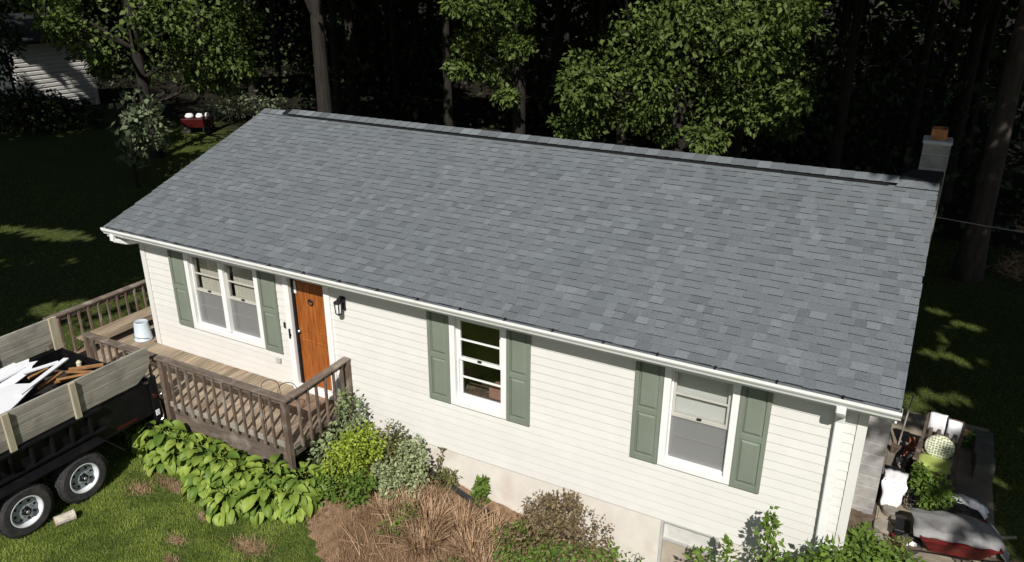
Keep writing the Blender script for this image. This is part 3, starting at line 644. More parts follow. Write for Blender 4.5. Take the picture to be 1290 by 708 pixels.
# ------------------------------------------------------------------ TRAILER
def build_trailer():
    XL, XR, YF, YB = -.45, 1.90, -5.9, -1.58
    gz = -.45; wz = gz+.385
    t = thing('dump_trailer', 'black tandem axle trailer with grey wooden sideboards parked against the deck', 'trailer', (.75, -3.6, gz))
    b = MB(); b.box(XL+.3, XL+.38, YF, YB, .0, .16); b.box(XR-.38, XR-.30, YF, YB, .0, .16)
    for y in np.arange(YF+.1, YB, .6): b.box(XL+.05, XR-.05, y-.03, y+.03, .10, .18)
    b.box(XL, XR, YB-.08, YB, -.02, .19); b.build('chassis', M['paintblack'], t)
    b = MB(); b.box(XL, XR, YF, YB, .19, .22); b.build('bed_floor', M['paintblack'], t)
    for x0, x1, o in ((XR-.03, XR, 1), (XL, XL+.03, -1)):
        b = MB(); b.box(x0, x1, YF, YB, .221, .80); b.build('side_wall', M['paintblack'], t)
        xo = XR if o > 0 else XL
        b = MB(); b.box(min(xo, xo+o*.075), max(xo, xo+o*.075), YF, YB-.95 if o > 0 else YB, .755, .805); b.build('top_rail', M['paintblack'], t, bevel=.008)
        b = MB(); b.box(min(xo, xo+o*.075), max(xo, xo+o*.075), YF, YB-.95, .40, .45); b.build('lower_rail', M['paintblack'], t, bevel=.008)
        for y in np.arange(YF+.15, YB-.9, .30):
            b = MB(); b.box(min(xo+o*.002, xo+o*.06), max(xo+o*.002, xo+o*.06), y-.025, y+.025, .451, .754); b.build('rib', M['paintblack'], t, bevel=.006)
    b = MB(); b.box(XL+.04, XR-.04, YB-.04, YB, .221, .78)
    for xx in (XL+.5, .75, XR-.5): b.box(xx-.03, xx+.03, YB, YB+.04, .23, .76)
    b.build('tailgate', M['paintblack'], t)
    b = MB(); b.box(XR+.002, XR+.05, YB-.10, YB+.03, -.04, .86); b.build('corner_post', M['paintblack'], t, bevel=.01); b = MB(); b.box(XL-.05, XL-.002, YB-.10, YB+.03, -.04, .86); b.build('corner_post', M['paintblack'], t, bevel=.01)
    # fenders
    for xo, o in ((XR, 1), (XL, -1)):
        b = MB(); xa, xb = (xo, xo+.27) if o > 0 else (xo-.27, xo)
        prof = [(-4.62, .02), (-4.36, .345), (-2.72, .345), (-2.46, .02), (-2.44, .04), (-2.71, .37), (-4.37, .37), (-4.64, .04)]
        b.prism_x(prof, xa, xb); b.build('fender', M['paintblack'], t)
    # sideboards: planks and stakes
    ph = .136
    for xo, o in ((XR, 1), (XL, -1)):
        x0, x1 = (xo-.0, xo+.036) if o > 0 else (xo-.036, xo)
        for k in range(4):
            z0 = .845+k*ph; yb = YB+ (0.0 if k else -.22); b = MB(); tn = random.uniform(.2, .8); e = random.uniform(-.003, .003)
            if k == 0:
                b.add([(x0+e, YF, z0), (x1+e, YF, z0), (x1+e, YB-.30, z0), (x0+e, YB-.30, z0), (x0+e, YF, z0+ph-.005), (x1+e, YF, z0+ph-.005), (x1+e, YB-.08, z0+ph-.005), (x0+e, YB-.08, z0+ph-.005)], MB.BF, tn)
            elif k == 1:
                b.add([(x0+e, YF, z0), (x1+e, YF, z0), (x1+e, YB-.075, z0), (x0+e, YB-.075, z0), (x0+e, YF, z0+ph-.005), (x1+e, YF, z0+ph-.005), (x1+e, YB-.01, z0+ph-.005), (x0+e, YB-.01, z0+ph-.005)], MB.BF, tn)
            else: b.box(x0+e, x1+e, YF, yb+random.uniform(-.01, .01), z0, z0+ph-.005, tn)
            b.build('sideboard_plank', M['plank'], t, bevel=.005)
        for y in ((-2.9, -3.87, -4.84, -5.6) if o > 0 else (-1.64, -2.75, -3.87, -5.0)):
            b = MB()
            if o > 0: b.box(x1+.004, x1+.046, y-.047, y+.047, .80, 1.392, .5)
            else: b.box(x1+.004, x1+.045, y-.075, y+.065, .80, 1.40, .5)
            b.build('stake', M['stake'], t, bevel=.005)
    # wheels
    def wheel(xc, yc, o):
        wv = bpy.data.objects.new('wheel', None); COL.objects.link(wv); wv.parent = t; wv.location = (xc-.75, yc+3.6, wz-gz)
        c = (xc, yc, wz); h = .118*o
        ty = MB(); ty.lathe([(.225, h*.95), (.245, h*1.02), (.33, h*1.04), (.37, h*.85), (.385, h*.55), (.386, 0), (.385, -h*.55), (.37, -h*.85), (.33, -h), (.225, -h*.95), (.222, 0)], c, 40, 'x', close=True)
        # tread blocks
        for a in range(36):
            th = a*math.pi/18; R = Matrix(((1, 0, 0), (0, math.cos(th), -math.sin(th)), (0, math.sin(th), math.cos(th))))
            for dx in (-.075, -.025, .025, .075): ty.obox(Vector(c)+R @ Vector((dx, 0, .386)), (.036, .045, .010), R)
        tyo = ty.build('tyre', M['rubber'], wv, smooth=False)
        r = MB(); r.lathe([(.232, h*.99), (.224, h*1.0), (.205, h*.90), (.195, h*.55), (.19, h*.30), (.19, h*.1), (.205, -h*.8), (.226, -h*.9), (.226, h*.8)], c, 40, 'x', close=True); r.build('rim', M['rim'], wv, smooth=True)
        d = MB(); d.lathe([(.188, h*.30), (.17, h*.42), (.12, h*.46), (.075, h*.62), (.0, h*.62)], c, 32, 'x'); dd = d.build('rim_disc', M['rimdisc'], wv, smooth=True)
        hh = MB()
        for a in range(8):
            th = a*math.pi/4+.2; p = Vector((xc+h*.44, yc+.145*math.cos(th), wz+.145*math.sin(th))); hh.lathe([(.021, 0), (.021, .006*o), (.0, .006*o)], p, 10, 'x')
        hh.build('hand_holes', M['black'], wv)['kind'] = 'stuff'
        n = MB()
        for a in range(8):
            th = a*math.pi/4; p = Vector((xc+h*.60, yc+.082*math.cos(th), wz+.082*math.sin(th))); n.lathe([(.011, 0), (.011, .02*o), (.0, .024*o)], p, 6, 'x')
        n.build('lug_nuts', M['chrome'], wv)['kind'] = 'stuff'
        hb = MB(); hb.lathe([(.058, h*.6), (.055, h*1.0), (.045, h*1.12), (.0, h*1.13)], c, 20, 'x'); hb.build('hub_cap', M['paintblack'], wv, smooth=True)
        hb = MB(); hb.lathe([(.026, h*1.131), (.022, h*1.18), (.0, h*1.19)], c, 14, 'x'); hb.build('hub_plug', M['chrome'], wv)
    for yc in (-3.13, -4.0): wheel(2.03, yc, 1); wheel(-.58, yc, -1)
    ax = MB()
    for yc in (-3.13, -4.0): ax.tube([(-.5, yc, wz), (1.95, yc, wz)], .04, 8)
    ax.build('axles', M['paintblack'], t)
    b = MB(); b.box(XR+.051, XR+.065, YB-.09, YB-.02, .16, .26); b.build('tail_light', M['clear'], t, bevel=.004)
    b = MB(); b.box(XR+.051, XR+.065, YB-.09, YB-.02, .48, .56); b.build('tail_light', M['red'], t, bevel=.004)
    b = MB(); b.box(XR+.002, XR+.005, YB-.75, YB-.4, .235, .285); b.build('reflective_tape', M['red'], t)
    b = MB(); b.tube([(XR+.03, YB+.06+.035*math.cos(a), .52+.05*math.sin(a)) for a in np.linspace(0, 6.28, 14)], .008, 6); b.tube([(XR-.05, YB+.06, .5), (XR-.03, YB+.07, .3), (XR+.02, YB+.06, .12), (XR+.06, YB+.02, .06), (XR+.03, YB-.05, .02)], .012, 6); b.build('gate_chain', M['chrome'], t)
    b = MB(); b.tube([(XR-.05, YB-.18, .02), (XR-.05, YB-.18, -.40)], .035, 10); b.box(XR-.13, XR+.03, YB-.26, YB-.10, -.435, -.40); b.build('support_leg', M['paintblack'], t)
    b = MB(); b.box(XL+.6, XR-.6, YF-.08, YF, .1, 1.2); b.beam((.25, YF, .05), (.75, YF-1.4, .05), .08, .1); b.beam((1.25, YF, .05), (.75, YF-1.4, .05), .08, .1); b.build('front_tongue', M['paintblack'], t)
    # debris: each its own thing
    def board(name, label, cat, p, q, w, h, m, grp, tilt=0):
        p, q = Vector(p), Vector(q); c = (p+q)/2; o = MB()
        d = (q-p).normalized(); upv = (math.sin(tilt), 0, math.cos(tilt)); nseg = 1
        o.beam(p-c, q-c, w, h, upv=upv); ob = o.build(name, M[m]); ob.location = c; return tag(ob, label, cat, grp)
    vs = 'white vinyl scraps piled in the trailer'
    def sheet(name, label, pts, th, m='white2'):
        c = sum((Vector(p) for p in pts), Vector())/len(pts); b = MB(); n = len(pts)
        vs_ = [Vector(p)-c for p in pts]; b.add(vs_+[v+Vector((0, 0, th)) for v in vs_], [tuple(range(n-1, -1, -1)), tuple(range(n, 2*n))]+[(i, (i+1) % n, n+(i+1) % n, n+i) for i in range(n)])
        o = b.build(name, M[m]); o.location = c; return tag(o, label, 'vinyl scrap', vs)
    sheet('vinyl_sheet', 'wide white vinyl sheet with jagged end lying flat in the trailer bed', [(-.32, -3.1, .93), (-.05, -2.36, 1.02), (.10, -2.45, 1.03), (.19, -2.36, 1.04), (.28, -2.5, 1.04), (.42, -2.62, 1.03), (.86, -3.95, .92), (-.05, -4.2, .9)], .012)
    sheet('vinyl_sheet', 'white vinyl panel lapping over the sheet beside the near sideboard', [(.60, -3.05, 1.06), (.98, -2.86, 1.09), (1.30, -3.35, 1.09), (1.66, -3.95, 1.10), (1.5, -4.6, 1.10), (.5, -4.6, 1.04)], .014)
    for lab, p, q, wd in (('longest white trim board pointing at the deck across the debris', (1.12, -3.22, 1.12), (.60, -2.13, 1.09), .085),
                          ('narrow white strip lying along the middle of the wide vinyl sheet', (.60, -4.5, 1.07), (.22, -2.6, 1.05), .05),
                          ('short white strip crossing behind the longest trim board', (.42, -2.75, 1.07), (.58, -2.25, 1.08), .07),
                          ('white strip along the far side of the vinyl sheet', (.0, -4.3, .99), (-.12, -2.55, 1.01), .06)):
        board('trim_board', lab, 'trim board', p, q, wd, .022, 'white2', vs)
    so_ = 'orange brown wood scraps in the trailer'
    for lab, p, q, wd in (('short orange stick in the dark gap of the white vinyl', (.62, -2.78, 1.05), (.56, -2.42, 1.04), .035),
                          ('split orange stick nearest the tailgate', (.72, -2.2, .95), (1.02, -1.8, .93), .06),
                          ('long orange stick against the near sideboard', (.95, -2.55, 1.0), (1.35, -1.95, 1.0), .05),
                          ('curved brown scrap lying under the orange sticks', (.80, -2.6, .93), (1.18, -1.95, .92), .08),
                          ('thin orange splinter on top of the wood scraps', (.9, -2.35, 1.03), (1.4, -2.1, 1.04), .03),
                          ('pale wood offcut beside the longest trim board', (.95, -2.85, .99), (.78, -2.35, .99), .05)):
        board('wood_scrap', lab, 'wood scrap', p, q, wd, .03, 'scrapwood', so_, random.uniform(-.4, .4))
    jb = MB()
    for k in range(50):
        p = Vector((random.uniform(-.35, 1.8), random.uniform(-5.6, -1.75), random.uniform(.3, .86)))
        a = random.uniform(0, 6.3); jb.beam(p, p+Vector((math.cos(a), math.sin(a), random.uniform(-.15, .15)))*random.uniform(.2, .8), random.uniform(.04, .2), .02, random.uniform(.0, 1))
    jb.box(-.4, 1.84, -5.7, -2.2, .23, .62, 0)
    o = jb.build('rubble_heap', [mat('dark_debris', (.045, .035, .028), .95, .4, 10, tone=.6)]); tag(o, 'dark heap of rubbish filling the trailer bed under the white vinyl', 'debris', None, 'stuff')
    w_ = MB(); w_.lathe([(.0, 0), (.04, 0), (.045, .07), (.02, .10), (0, .1)], (0, 0, 0), 10); o = w_.build('foam_cup', M['cream']); o.location = (.2, -1.72, .66); tag(o, 'small pale cup lying by the trailer tailgate', 'cup')
build_trailer()
def build_log():
    t = thing('log_chunk', 'short cut log with pale bark lying on the grass by the trailer wheels', 'log', (2.32, -3.62, g(2.3, -3.6)+.075), math.radians(30))
    b = MB(); b.tube([(0, -.14, .0), (0.005, -.05, .004), (0, .05, 0), (0, .12, 0)], [.078, .074, .076, .08], 12, cap=False); b.build('bark', M['logbark'], t, world=False)
    for y, s in ((-.14, .078), (.12, .08)):
        e = MB(); e.lathe([(s*.97, 0), (s*.95, .006 if y > 0 else -.006), (0, .006 if y > 0 else -.006)], (0, y, 0), 12, 'y'); e.build('cut_end', M['logend'], t, world=False)
    t.rotation_euler = (0, 0, math.radians(-20))
build_log()
# ------------------------------------------------------------------ box behind the middle window
def build_carton():
    o = MB().box(-.16, .16, -.11, .11, 0, .17).build('cardboard_box', M['card']); o.location = (7.36, .30, 1.02); tag(o, 'reddish brown box behind the lower right pane of the middle window', 'box')
    s = MB(); s.box(6.7, 7.6, .145, .46, .985, 1.015); s.build('window_shelf', M['darkwood'], house)
build_carton()
# ------------------------------------------------------------------ foliage helpers
def clump_leaves(clumps, n_per, L, W, up=.5, droop=.3, shell=.55, seed=None):
    """clumps: list of (cx,cy,cz, rx,ry,rz[, weight]); returns arrays of leaf P, D, N"""
    Ps, Ds, Ns = [], [], []
    for c in clumps:
        n = int(n_per*(c[6] if len(c) > 6 else 1)); d = sphere_dirs(n); r = shell+(1.05-shell)*RNG.random((n, 1))**.6
        rad = np.array(c[3:6]); P = np.array(c[:3])+d*r*rad*(1+.12*RNG.normal(size=(n, 1)))
        out = d*.8+RNG.normal(0, .55, (n, 3)); out[:, 2] -= droop
        nn = RNG.normal(0, .45, (n, 3)); nn[:, 2] += up; nn += d*.45
        Ps.append(P); Ds.append(unit(out)); Ns.append(unit(nn))
    return np.concatenate(Ps), np.concatenate(Ds), np.concatenate(Ns)
def leaf_obj(name, P, D, N, L, W, m, parent=None, off=None, tone=None, mats=None):
    n = len(P); k_ = RNG.uniform(.5, 1.35, n); Ls = L*k_*RNG.uniform(.85, 1.15, n); Ws = W*k_
    if tone is None: tone = np.clip(RNG.normal(.5, .25, n), 0, 1)
    o_ = np.array(off if off is not None else (wloc(parent) if parent is not None else (0, 0, 0)))
    V, F, tn = leaf_geo(P-o_, D, N, Ls, Ws, tone)
    return place(name, np_mesh(name, V, F, m, tn), parent)
def satellites(cl, n):
    out = []
    for c in cl:
        for k in range(n):
            d = sphere_dirs(1)[0]; d[2] = abs(d[2])*.9+.05; r = random.uniform(.22, .36); out.append((c[0]+d[0]*c[3]*1.05, c[1]+d[1]*c[4]*1.05, c[2]+d[2]*c[5]*1.05, c[3]*r, c[4]*r, c[5]*r*1.3, .07*(c[6] if len(c) > 6 else 1)))
    return out
def shrub(name, label, cat, base, clumps, n_per, L, W, m, stems=8, group=None, up=.5, droop=.1, shell=.35):
    bx, by, bz = base; t = thing(name, label, cat, base, 0, group)
    cl = [(bx+c[0], by+c[1], bz+c[2], *c[3:]) for c in clumps]
    P, D, N = clump_leaves(cl+satellites(cl, 7), n_per*.72, L, W, up, droop, shell)
    k = P[:, 2] > bz+.01; P, D, N = P[k], D[k], N[k]
    leaf_obj('foliage', P, D, N, L, W, m, t)
    b = MB()
    for k in range(stems):
        c = random.choice(cl); q = Vector((c[0]+random.uniform(-.5, .5)*c[3], c[1]+random.uniform(-.5, .5)*c[4], c[2]+random.uniform(.0, .6)*c[5])); p = Vector((bx+random.uniform(-.06, .06), by+random.uniform(-.06, .06), bz-.05))
        b.tube([p, (p+q)/2+Vector((random.uniform(-.05, .05), random.uniform(-.05, .05), .03)), q], [.012, .009, .004], 5)
    b.build('stems', M['stem'], t)['kind'] = 'stuff'
    return t
# hostas: every leaf a part
def hosta_leaf_mesh(L, W, curl):
    b = MB(); rows = 7; vs = []; fs = []; st = .35*L
    for i in range(rows):
        u = i/(rows-1); wv = W*math.sin(math.pi*min(1, u*.90+.10))**.6*(1-.18*u); x = st+u*L; z = .18*L*math.sin(math.pi*(u*.75+.1))*curl-.38*L*u*u*curl
        for j, s_ in enumerate((-1, -.5, 0, .5, 1)): vs.append((x, s_*wv/2, z+abs(s_)*wv*.16-(.012 if s_ == 0 else 0)))
    for i in range(rows-1):
        for j in range(4): a = i*5+j; fs.append((a, a+1, a+6, a+5))
    b.add(vs, fs, .5); n = len(b.v); b.tube([(0, 0, -.16*L), (st*.5, 0, -.04*L), (st, 0, vs[2][2])], .006, 5, .4)
    return b.mesh('leaf', LM['hosta'], smooth=True)
HM = [hosta_leaf_mesh(.17, .145, c) for c in (.6, .9, 1.2)]+[hosta_leaf_mesh(.145, .125, c) for c in (.7, 1.1)]+[hosta_leaf_mesh(.205, .17, c) for c in (.8, 1.15)]
def hosta(x, y, r, h, n, label):
    z = g(x, y); t = thing('hosta_plant', label, 'hosta', (x, y, z), 0, 'hosta plants in front of the deck')
    for k in range(n):
        f = math.sqrt((k+.5)/n); az = k*2.399+random.uniform(-.3, .3); rr = r*f*.72
        hh = h*(1-.62*f*f)*random.uniform(.85, 1.1)
        pitch = math.radians(-28+random.uniform(0, 25)+58*f)
        mw = Matrix.Translation((rr*math.cos(az), rr*math.sin(az), hh)) @ Matrix.Rotation(az, 4, 'Z') @ Matrix.Rotation(pitch, 4, 'Y') @ Matrix.Rotation(random.uniform(-.45, .45), 4, 'X') @ Matrix.Scale(random.uniform(.82, 1.18), 4)
        place('leaf', random.choice(HM), t, mw)
HL_ = [(1.72, -1.72, .36, .42, 'leftmost hosta clump at the edge of the trailer shadow'), (2.15, -1.82, .40, .50, 'second hosta clump from the trailer, below the rail joint'),
       (2.62, -1.80, .40, .46, 'hosta clump against the deck skirt near the third rail baluster'), (2.42, -2.12, .28, .26, 'small low hosta clump edging the lawn near the trailer'),
       (3.08, -1.92, .42, .44, 'hosta clump in the middle of the row before the deck'), (3.55, -1.86, .40, .46, 'hosta clump right of the middle of the row, under the deck rail'),
       (3.52, -2.28, .34, .30, 'hosta clump bulging onto the lawn in the row middle'), (4.02, -2.02, .44, .46, 'full hosta clump left of the deck corner post'),
       (4.15, -2.42, .36, .34, 'hosta clump lying lowest towards the lawn below the deck corner'), (4.50, -1.80, .42, .48, 'tall hosta clump right in front of the deck corner post'),
       (4.66, -2.16, .40, .42, 'bright hosta clump on the lawn side of the deck corner'), (4.95, -1.60, .40, .44, 'hosta clump beside the yellow green shrub'),
       (5.02, -2.0, .34, .38, 'rightmost hosta clump next to the dead grass')]
for x, y, r, h, lb in HL_: hosta(x, y+.16 if y < -1.9 else y+.06, r*.92, h, int(30+r*80), lb)
# shrubs along the wall
z_ = g(5.1, -.5)
shrub('variegated_shrub', 'silvery green shrub growing up beside the deck rail end', 'shrub', (4.98, -.62, z_), [(0, 0, .45, .26, .25, .42), (.02, .25, .85, .2, .2, .38), (-.12, -.25, .35, .25, .25, .3)], 420, .075, .04, LM['silver'])
shrub('golden_shrub', 'yellow green golden shrub between the hostas and the wall', 'shrub', (5.42, -.85, g(5.42, -.8)), [(0, 0, .45, .34, .3, .36), (-.12, -.22, .35, .28, .26, .3), (.1, .18, .6, .26, .24, .26), (.0, -.1, .65, .22, .22, .2)], 800, .05, .034, LM['yellow'])
shrub('green_shrub', 'darker green back of the shrub against the wall by the golden shrub', 'shrub', (5.72, -.38, g(5.72, -.4)), [(0, 0, .45, .26, .24, .4), (.16, -.04, .35, .22, .2, .3)], 560, .06, .034, LM['olive'])
shrub('low_green_shrub', 'low mid green plant at the foot of the golden shrub', 'shrub', (5.55, -1.28, g(5.5, -1.3)), [(0, 0, .16, .36, .24, .2), (-.3, -.1, .18, .22, .22, .2), (.18, .1, .2, .2, .2, .2)], 420, .065, .042, LM['green'])
shrub('variegated_shrub', 'cream edged pale shrub spilling over the dry grass by the foundation', 'shrub', (6.12, -.62, g(6.1, -.6)), [(0, 0, .32, .36, .34, .32), (.05, .2, .5, .22, .2, .3), (.16, -.2, .22, .3, .28, .24), (-.15, -.15, .25, .25, .25, .22)], 680, .06, .036, LM['varieg'])
zb = g(8.7, -.7)
shrub('browning_shrub', 'half brown shrub with bare twigs under the wall left of the basement window', 'shrub', (8.75, -.78, zb), [(0, .1, .62, .52, .42, .42), (-.4, .05, .45, .38, .34, .36), (.45, .1, .55, .4, .36, .38), (.1, .15, .95, .3, .26, .26), (-.25, .2, .85, .24, .2, .25)], 620, .055, .032, LM['brown'], stems=26)
shrub('green_undershrub', 'green leafy lower half below the browning shrub', 'shrub', (8.85, -1.02, g(8.85, -1)), [(0, 0, .35, .5, .3, .34), (.5, .15, .4, .42, .34, .36), (.85, .25, .3, .36, .3, .34), (-.5, -.05, .2, .36, .28, .24)], 560, .07, .04, LM['green'])
shrub('weed_clump', 'bright green weeds at the end of the black drain pipe', 'weed', (8.05, -.75, g(8.05, -.75)), [(0, 0, .14, .24, .2, .2), (.1, .12, .26, .14, .12, .16)], 260, .09, .03, LM['green'], up=.2)
shrub('weed_clump', 'small weed with round leaves growing up the foundation', 'weed', (7.22, -.16, g(7.2, -.1)), [(0, 0, .12, .12, .1, .12), (.03, .04, .34, .07, .05, .1), (.0, .02, .24, .06, .05, .08)], 90, .085, .06, LM['green'])
shrub('weed_clump', 'tiny weed at the upper end of the black drain pipe', 'weed', (6.55, -.2, g(6.5, -.1)), [(0, 0, .12, .16, .12, .14), (.14, .05, .2, .12, .08, .12)], 110, .07, .035, LM['olive'])
shrub('weed_clump', 'sparse green weeds sprouting from the dry grass left side', 'weed', (6.55, -1.45, g(6.5, -1.4)), [(0, 0, .12, .2, .16, .14), (.12, .2, .25, .12, .1, .14)], 110, .085, .04, LM['green'])
shrub('weed_clump', 'green yellow weeds at the lower edge of the dead grass', 'weed', (7.55, -1.62, g(7.5, -1.6)), [(0, 0, .1, .2, .14, .12)], 120, .08, .03, LM['olive'])
shrub('vine_sprig', 'thin vine sprig with dark leaves clinging to the siding bottom', 'vine', (6.42, -.09, g(6.4, 0)), [(0, 0, .42, .05, .03, .05), (.06, .0, .52, .05, .03, .04), (-.03, .0, .3, .05, .03, .05), (.08, 0, .62, .03, .02, .03)], 7, .07, .055, LM['olive'], stems=5)
# right end bushes
ze = g(11.3, -.6)
shrub('tall_shoot_bush', 'bush with two tall leafy shoots before the white siding', 'bush', (11.42, -.62, ze), [(.08, .02, 1.75, .12, .1, .42, .5), (.07, .02, 2.12, .07, .06, .22, .3), (-.36, -.02, 1.32, .10, .08, .40, .4), (0, 0, .75, .42, .3, .5, 1.4), (.22, .05, 1.35, .2, .2, .40), (-.62, .1, 1.0, .2, .2, .4, .6), (.4, 0, 1.45, .07, .07, .5, .3)], 300, .085, .045, LM['green'], stems=14, up=.4)
shrub('corner_bush', 'dense green bush covering the foot of the white downspout', 'bush', (12.12, -.62, g(12, -.6)), [(0, 0, 1.0, .30, .28, .6), (.02, .1, 1.75, .22, .2, .36), (.25, -.05, 1.45, .24, .2, .4), (.35, .1, .9, .3, .3, .5)], 460, .10, .05, LM['green'], stems=14)
shrub('corner_bush', 'green bush right of the house corner in front of the chimney foot', 'bush', (12.72, .55, g(12.9, .5)), [(-.12, 0, .7, .32, .36, .6), (.16, .25, .8, .34, .36, .5), (-.18, .1, 1.45, .2, .24, .25), (.12, -.15, 1.25, .28, .3, .3), (.36, .1, 1.15, .24, .3, .35)], 560, .095, .05, LM['green'], stems=12)
shrub('yellowish_bush', 'yellowish green bush tip beside the dark gap left of the wheelbarrow', 'bush', (12.98, 1.35, g(13, 1)), [(0, 0, .45, .22, .3, .42), (-.05, .1, .85, .16, .2, .25), (.22, .1, .35, .2, .25, .3)], 420, .085, .042, LM['olive'], stems=8)
shrub('corner_bush', 'low bright green leaves in the bottom right corner before the wheelbarrow', 'bush', (13.45, 1.3, g(13, 1)), [(0, 0, .2, .4, .35, .25), (.45, .35, .15, .35, .35, .2)], 420, .085, .045, LM['green'], stems=6)
# black corrugated pipe
def build_pipe():
    pts = [Vector((6.25+.35*i*.5, -.06-.035*i, g(6.25+.175*i, -.1)+.06)) for i in range(13)]; b = MB(); P2 = []; R2 = []
    for i in range(len(pts)-1):
        for k in range(10):
            P2.append(pts[i].lerp(pts[i+1], k/10)); R2.append(.048 if (k % 2) else .041)
    b.tube(P2, R2, 10); o = b.build('drain_pipe', M['pipe'], smooth=False); tag(o, 'black corrugated drain pipe lying along the foundation', 'pipe')
build_pipe()
# ------------------------------------------------------------------ grass and straw
def blades(name, X, Y, Z, H, W, lean, m, tone, lay=0.0):
    n = len(X); az = RNG.uniform(0, 2*np.pi, n); la = RNG.uniform(0, 2*np.pi, n)
    ln = lean*RNG.random(n); up_ = np.stack([np.cos(la)*np.sin(ln), np.sin(la)*np.sin(ln), np.cos(ln)], 1)
    sd = np.stack([np.cos(az), np.sin(az), np.zeros(n)], 1)*W[:, None]*.5; b = np.stack([X, Y, Z], 1)
    tip = b+up_*H[:, None]; tip[:, 2] -= H*.15
    V = np.stack([b-sd, b+sd, tip], 1).reshape(-1, 3); F = (np.arange(n)*3)[:, None]+np.array([[0, 1, 2]])
    o = place(name, np_mesh(name, V, F, m, tone)); return o
def smooth_noise(X, Y, s, seed):
    r = np.random.default_rng(seed); G = r.random((64, 64)); x = (X*s) % 64; y = (Y*s) % 64; i, j = x.astype(int), y.astype(int); fx, fy = x-i, y-j; fx, fy = fx*fx*(3-2*fx), fy*fy*(3-2*fy); i2, j2 = (i+1) % 64, (j+1) % 64
    return G[i, j]*(1-fx)*(1-fy)+G[i2, j]*fx*(1-fy)+G[i, j2]*(1-fx)*fy+G[i2, j2]*fx*fy
BARE = [(2.62, -2.62, .26, .16), (4.05, -3.15, .2, .11), (5.05, -2.75, .38, .2), (4.30, -3.45, .16, .09), (4.0, -2.62, .14, .09), (2.9, -2.3, .55, .12), (3.1, -2.35, .3, .1)]
def build_lawn():
    n = 150000; X = RNG.uniform(.6, 6.6, n); Y = RNG.uniform(-5.2, -1.35, n)
    bed = np.array([in_bed(x, y) for x, y in zip(X, Y)]); k = ~bed
    bare = np.zeros(n, bool)
    for bx, by, rx, ry in BARE:
        q = ((X-bx)/rx)**2+((Y-by)/ry)**2; bare |= q < RNG.uniform(.05, 1.3, n)
    k &= ~(bare & (RNG.random(n) < .85)); X, Y = X[k], Y[k]; n = len(X)
    dn = smooth_noise(X, Y, 1.6, 3)*.5+smooth_noise(X, Y, 5, 4)*.5
    tone = np.clip(dn*1.1-.1+RNG.normal(0, .22, n), 0, 1)
    o = blades('lawn_grass', X, Y, gv(X, Y)-.005, RNG.uniform(.035, .075, n)*(.7+.6*dn), RNG.uniform(.006, .011, n), 1.1, LM['grass'], tone); tag(o, 'green mown lawn grass in front of the trailer and hostas', 'grass', None, 'stuff')
    # dead straw in the bare patches and in the bed
    n = 60000; X = RNG.uniform(4.8, 9.6, n); Y = RNG.uniform(-3.4, -.05, n); k = np.array([in_bed(x, y) for x, y in zip(X, Y)]); X, Y = X[k], Y[k]
    TX = RNG.uniform(5.9, 8.5, 26000); TY = RNG.uniform(-2.4, -.2, 26000); k = np.array([in_bed(x, y) for x, y in zip(TX, TY)]) & (smooth_noise(TX, TY, 3.0, 31) > .38); TX, TY = TX[k], TY[k]; m2 = len(TX)
    o = blades('dry_growth', TX, TY, gv(TX, TY)+.01, RNG.uniform(.10, .26, m2), RNG.uniform(.005, .010, m2), 1.15, LM['straw'], np.clip(RNG.normal(.36, .24, m2), 0, 1)); tag(o, 'tangled reddish brown dead growth standing in the bed', 'dead grass', None, 'stuff')
    for bx, by, rx, ry in BARE:
        m_ = int(2600*rx*ry*4); a = RNG.uniform(0, 6.28, m_); r = np.abs(RNG.normal(0, .55, m_)); X = np.concatenate([X, bx+rx*r*np.cos(a)]); Y = np.concatenate([Y, by+ry*r*np.sin(a)])
    n = len(X); tone = np.clip(RNG.normal(.42, .25, n)+(smooth_noise(X, Y, 2.2, 8)-.5)*.5, 0, 1)
    o = blades('dry_grass', X, Y, gv(X, Y)+.012, RNG.uniform(.05, .13, n), RNG.uniform(.005, .010, n), 1.55, LM['straw'], tone); tag(o, 'dead brown grass litter covering the bed before the house', 'dead grass', None, 'stuff')
    # weeds of lawn in the far shaded yards
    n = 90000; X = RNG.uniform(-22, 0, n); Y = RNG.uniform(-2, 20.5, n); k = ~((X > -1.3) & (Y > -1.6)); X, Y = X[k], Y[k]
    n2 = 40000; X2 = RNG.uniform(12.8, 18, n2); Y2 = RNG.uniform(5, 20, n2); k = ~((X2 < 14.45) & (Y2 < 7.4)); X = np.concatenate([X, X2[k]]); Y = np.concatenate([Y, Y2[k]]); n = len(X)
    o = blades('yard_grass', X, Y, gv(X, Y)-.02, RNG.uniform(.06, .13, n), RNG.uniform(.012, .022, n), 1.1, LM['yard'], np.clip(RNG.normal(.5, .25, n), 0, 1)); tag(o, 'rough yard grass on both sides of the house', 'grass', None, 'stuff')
build_lawn()
def build_twigs():
    b = MB()
    for k in range(70):
        for _ in range(9):
            x, y = random.uniform(5.9, 8.6), random.uniform(-2.2, -.25)
            if in_bed(x, y): break
        a = random.uniform(0, 6.28); L = random.uniform(.15, .7); z = g(x, y)+random.uniform(.03, .12); q = Vector((x+L*math.cos(a), y+L*math.sin(a), z+random.uniform(-.02, .12)))
        if q.y > -.1: continue
        m = (Vector((x, y, z))+q)/2+Vector((random.uniform(-.04, .04), random.uniform(-.04, .04), .04)); r = random.uniform(.004, .008); b.tube([(x, y, z), m, q], [r, r*.8, r*.4], 4, random.uniform(.1, 1))
    o = b.build('dead_stalks', LM['straw']); tag(o, 'tangle of pale dead stalks lying over the bed', 'dead stalks', None, 'stuff')
build_twigs()
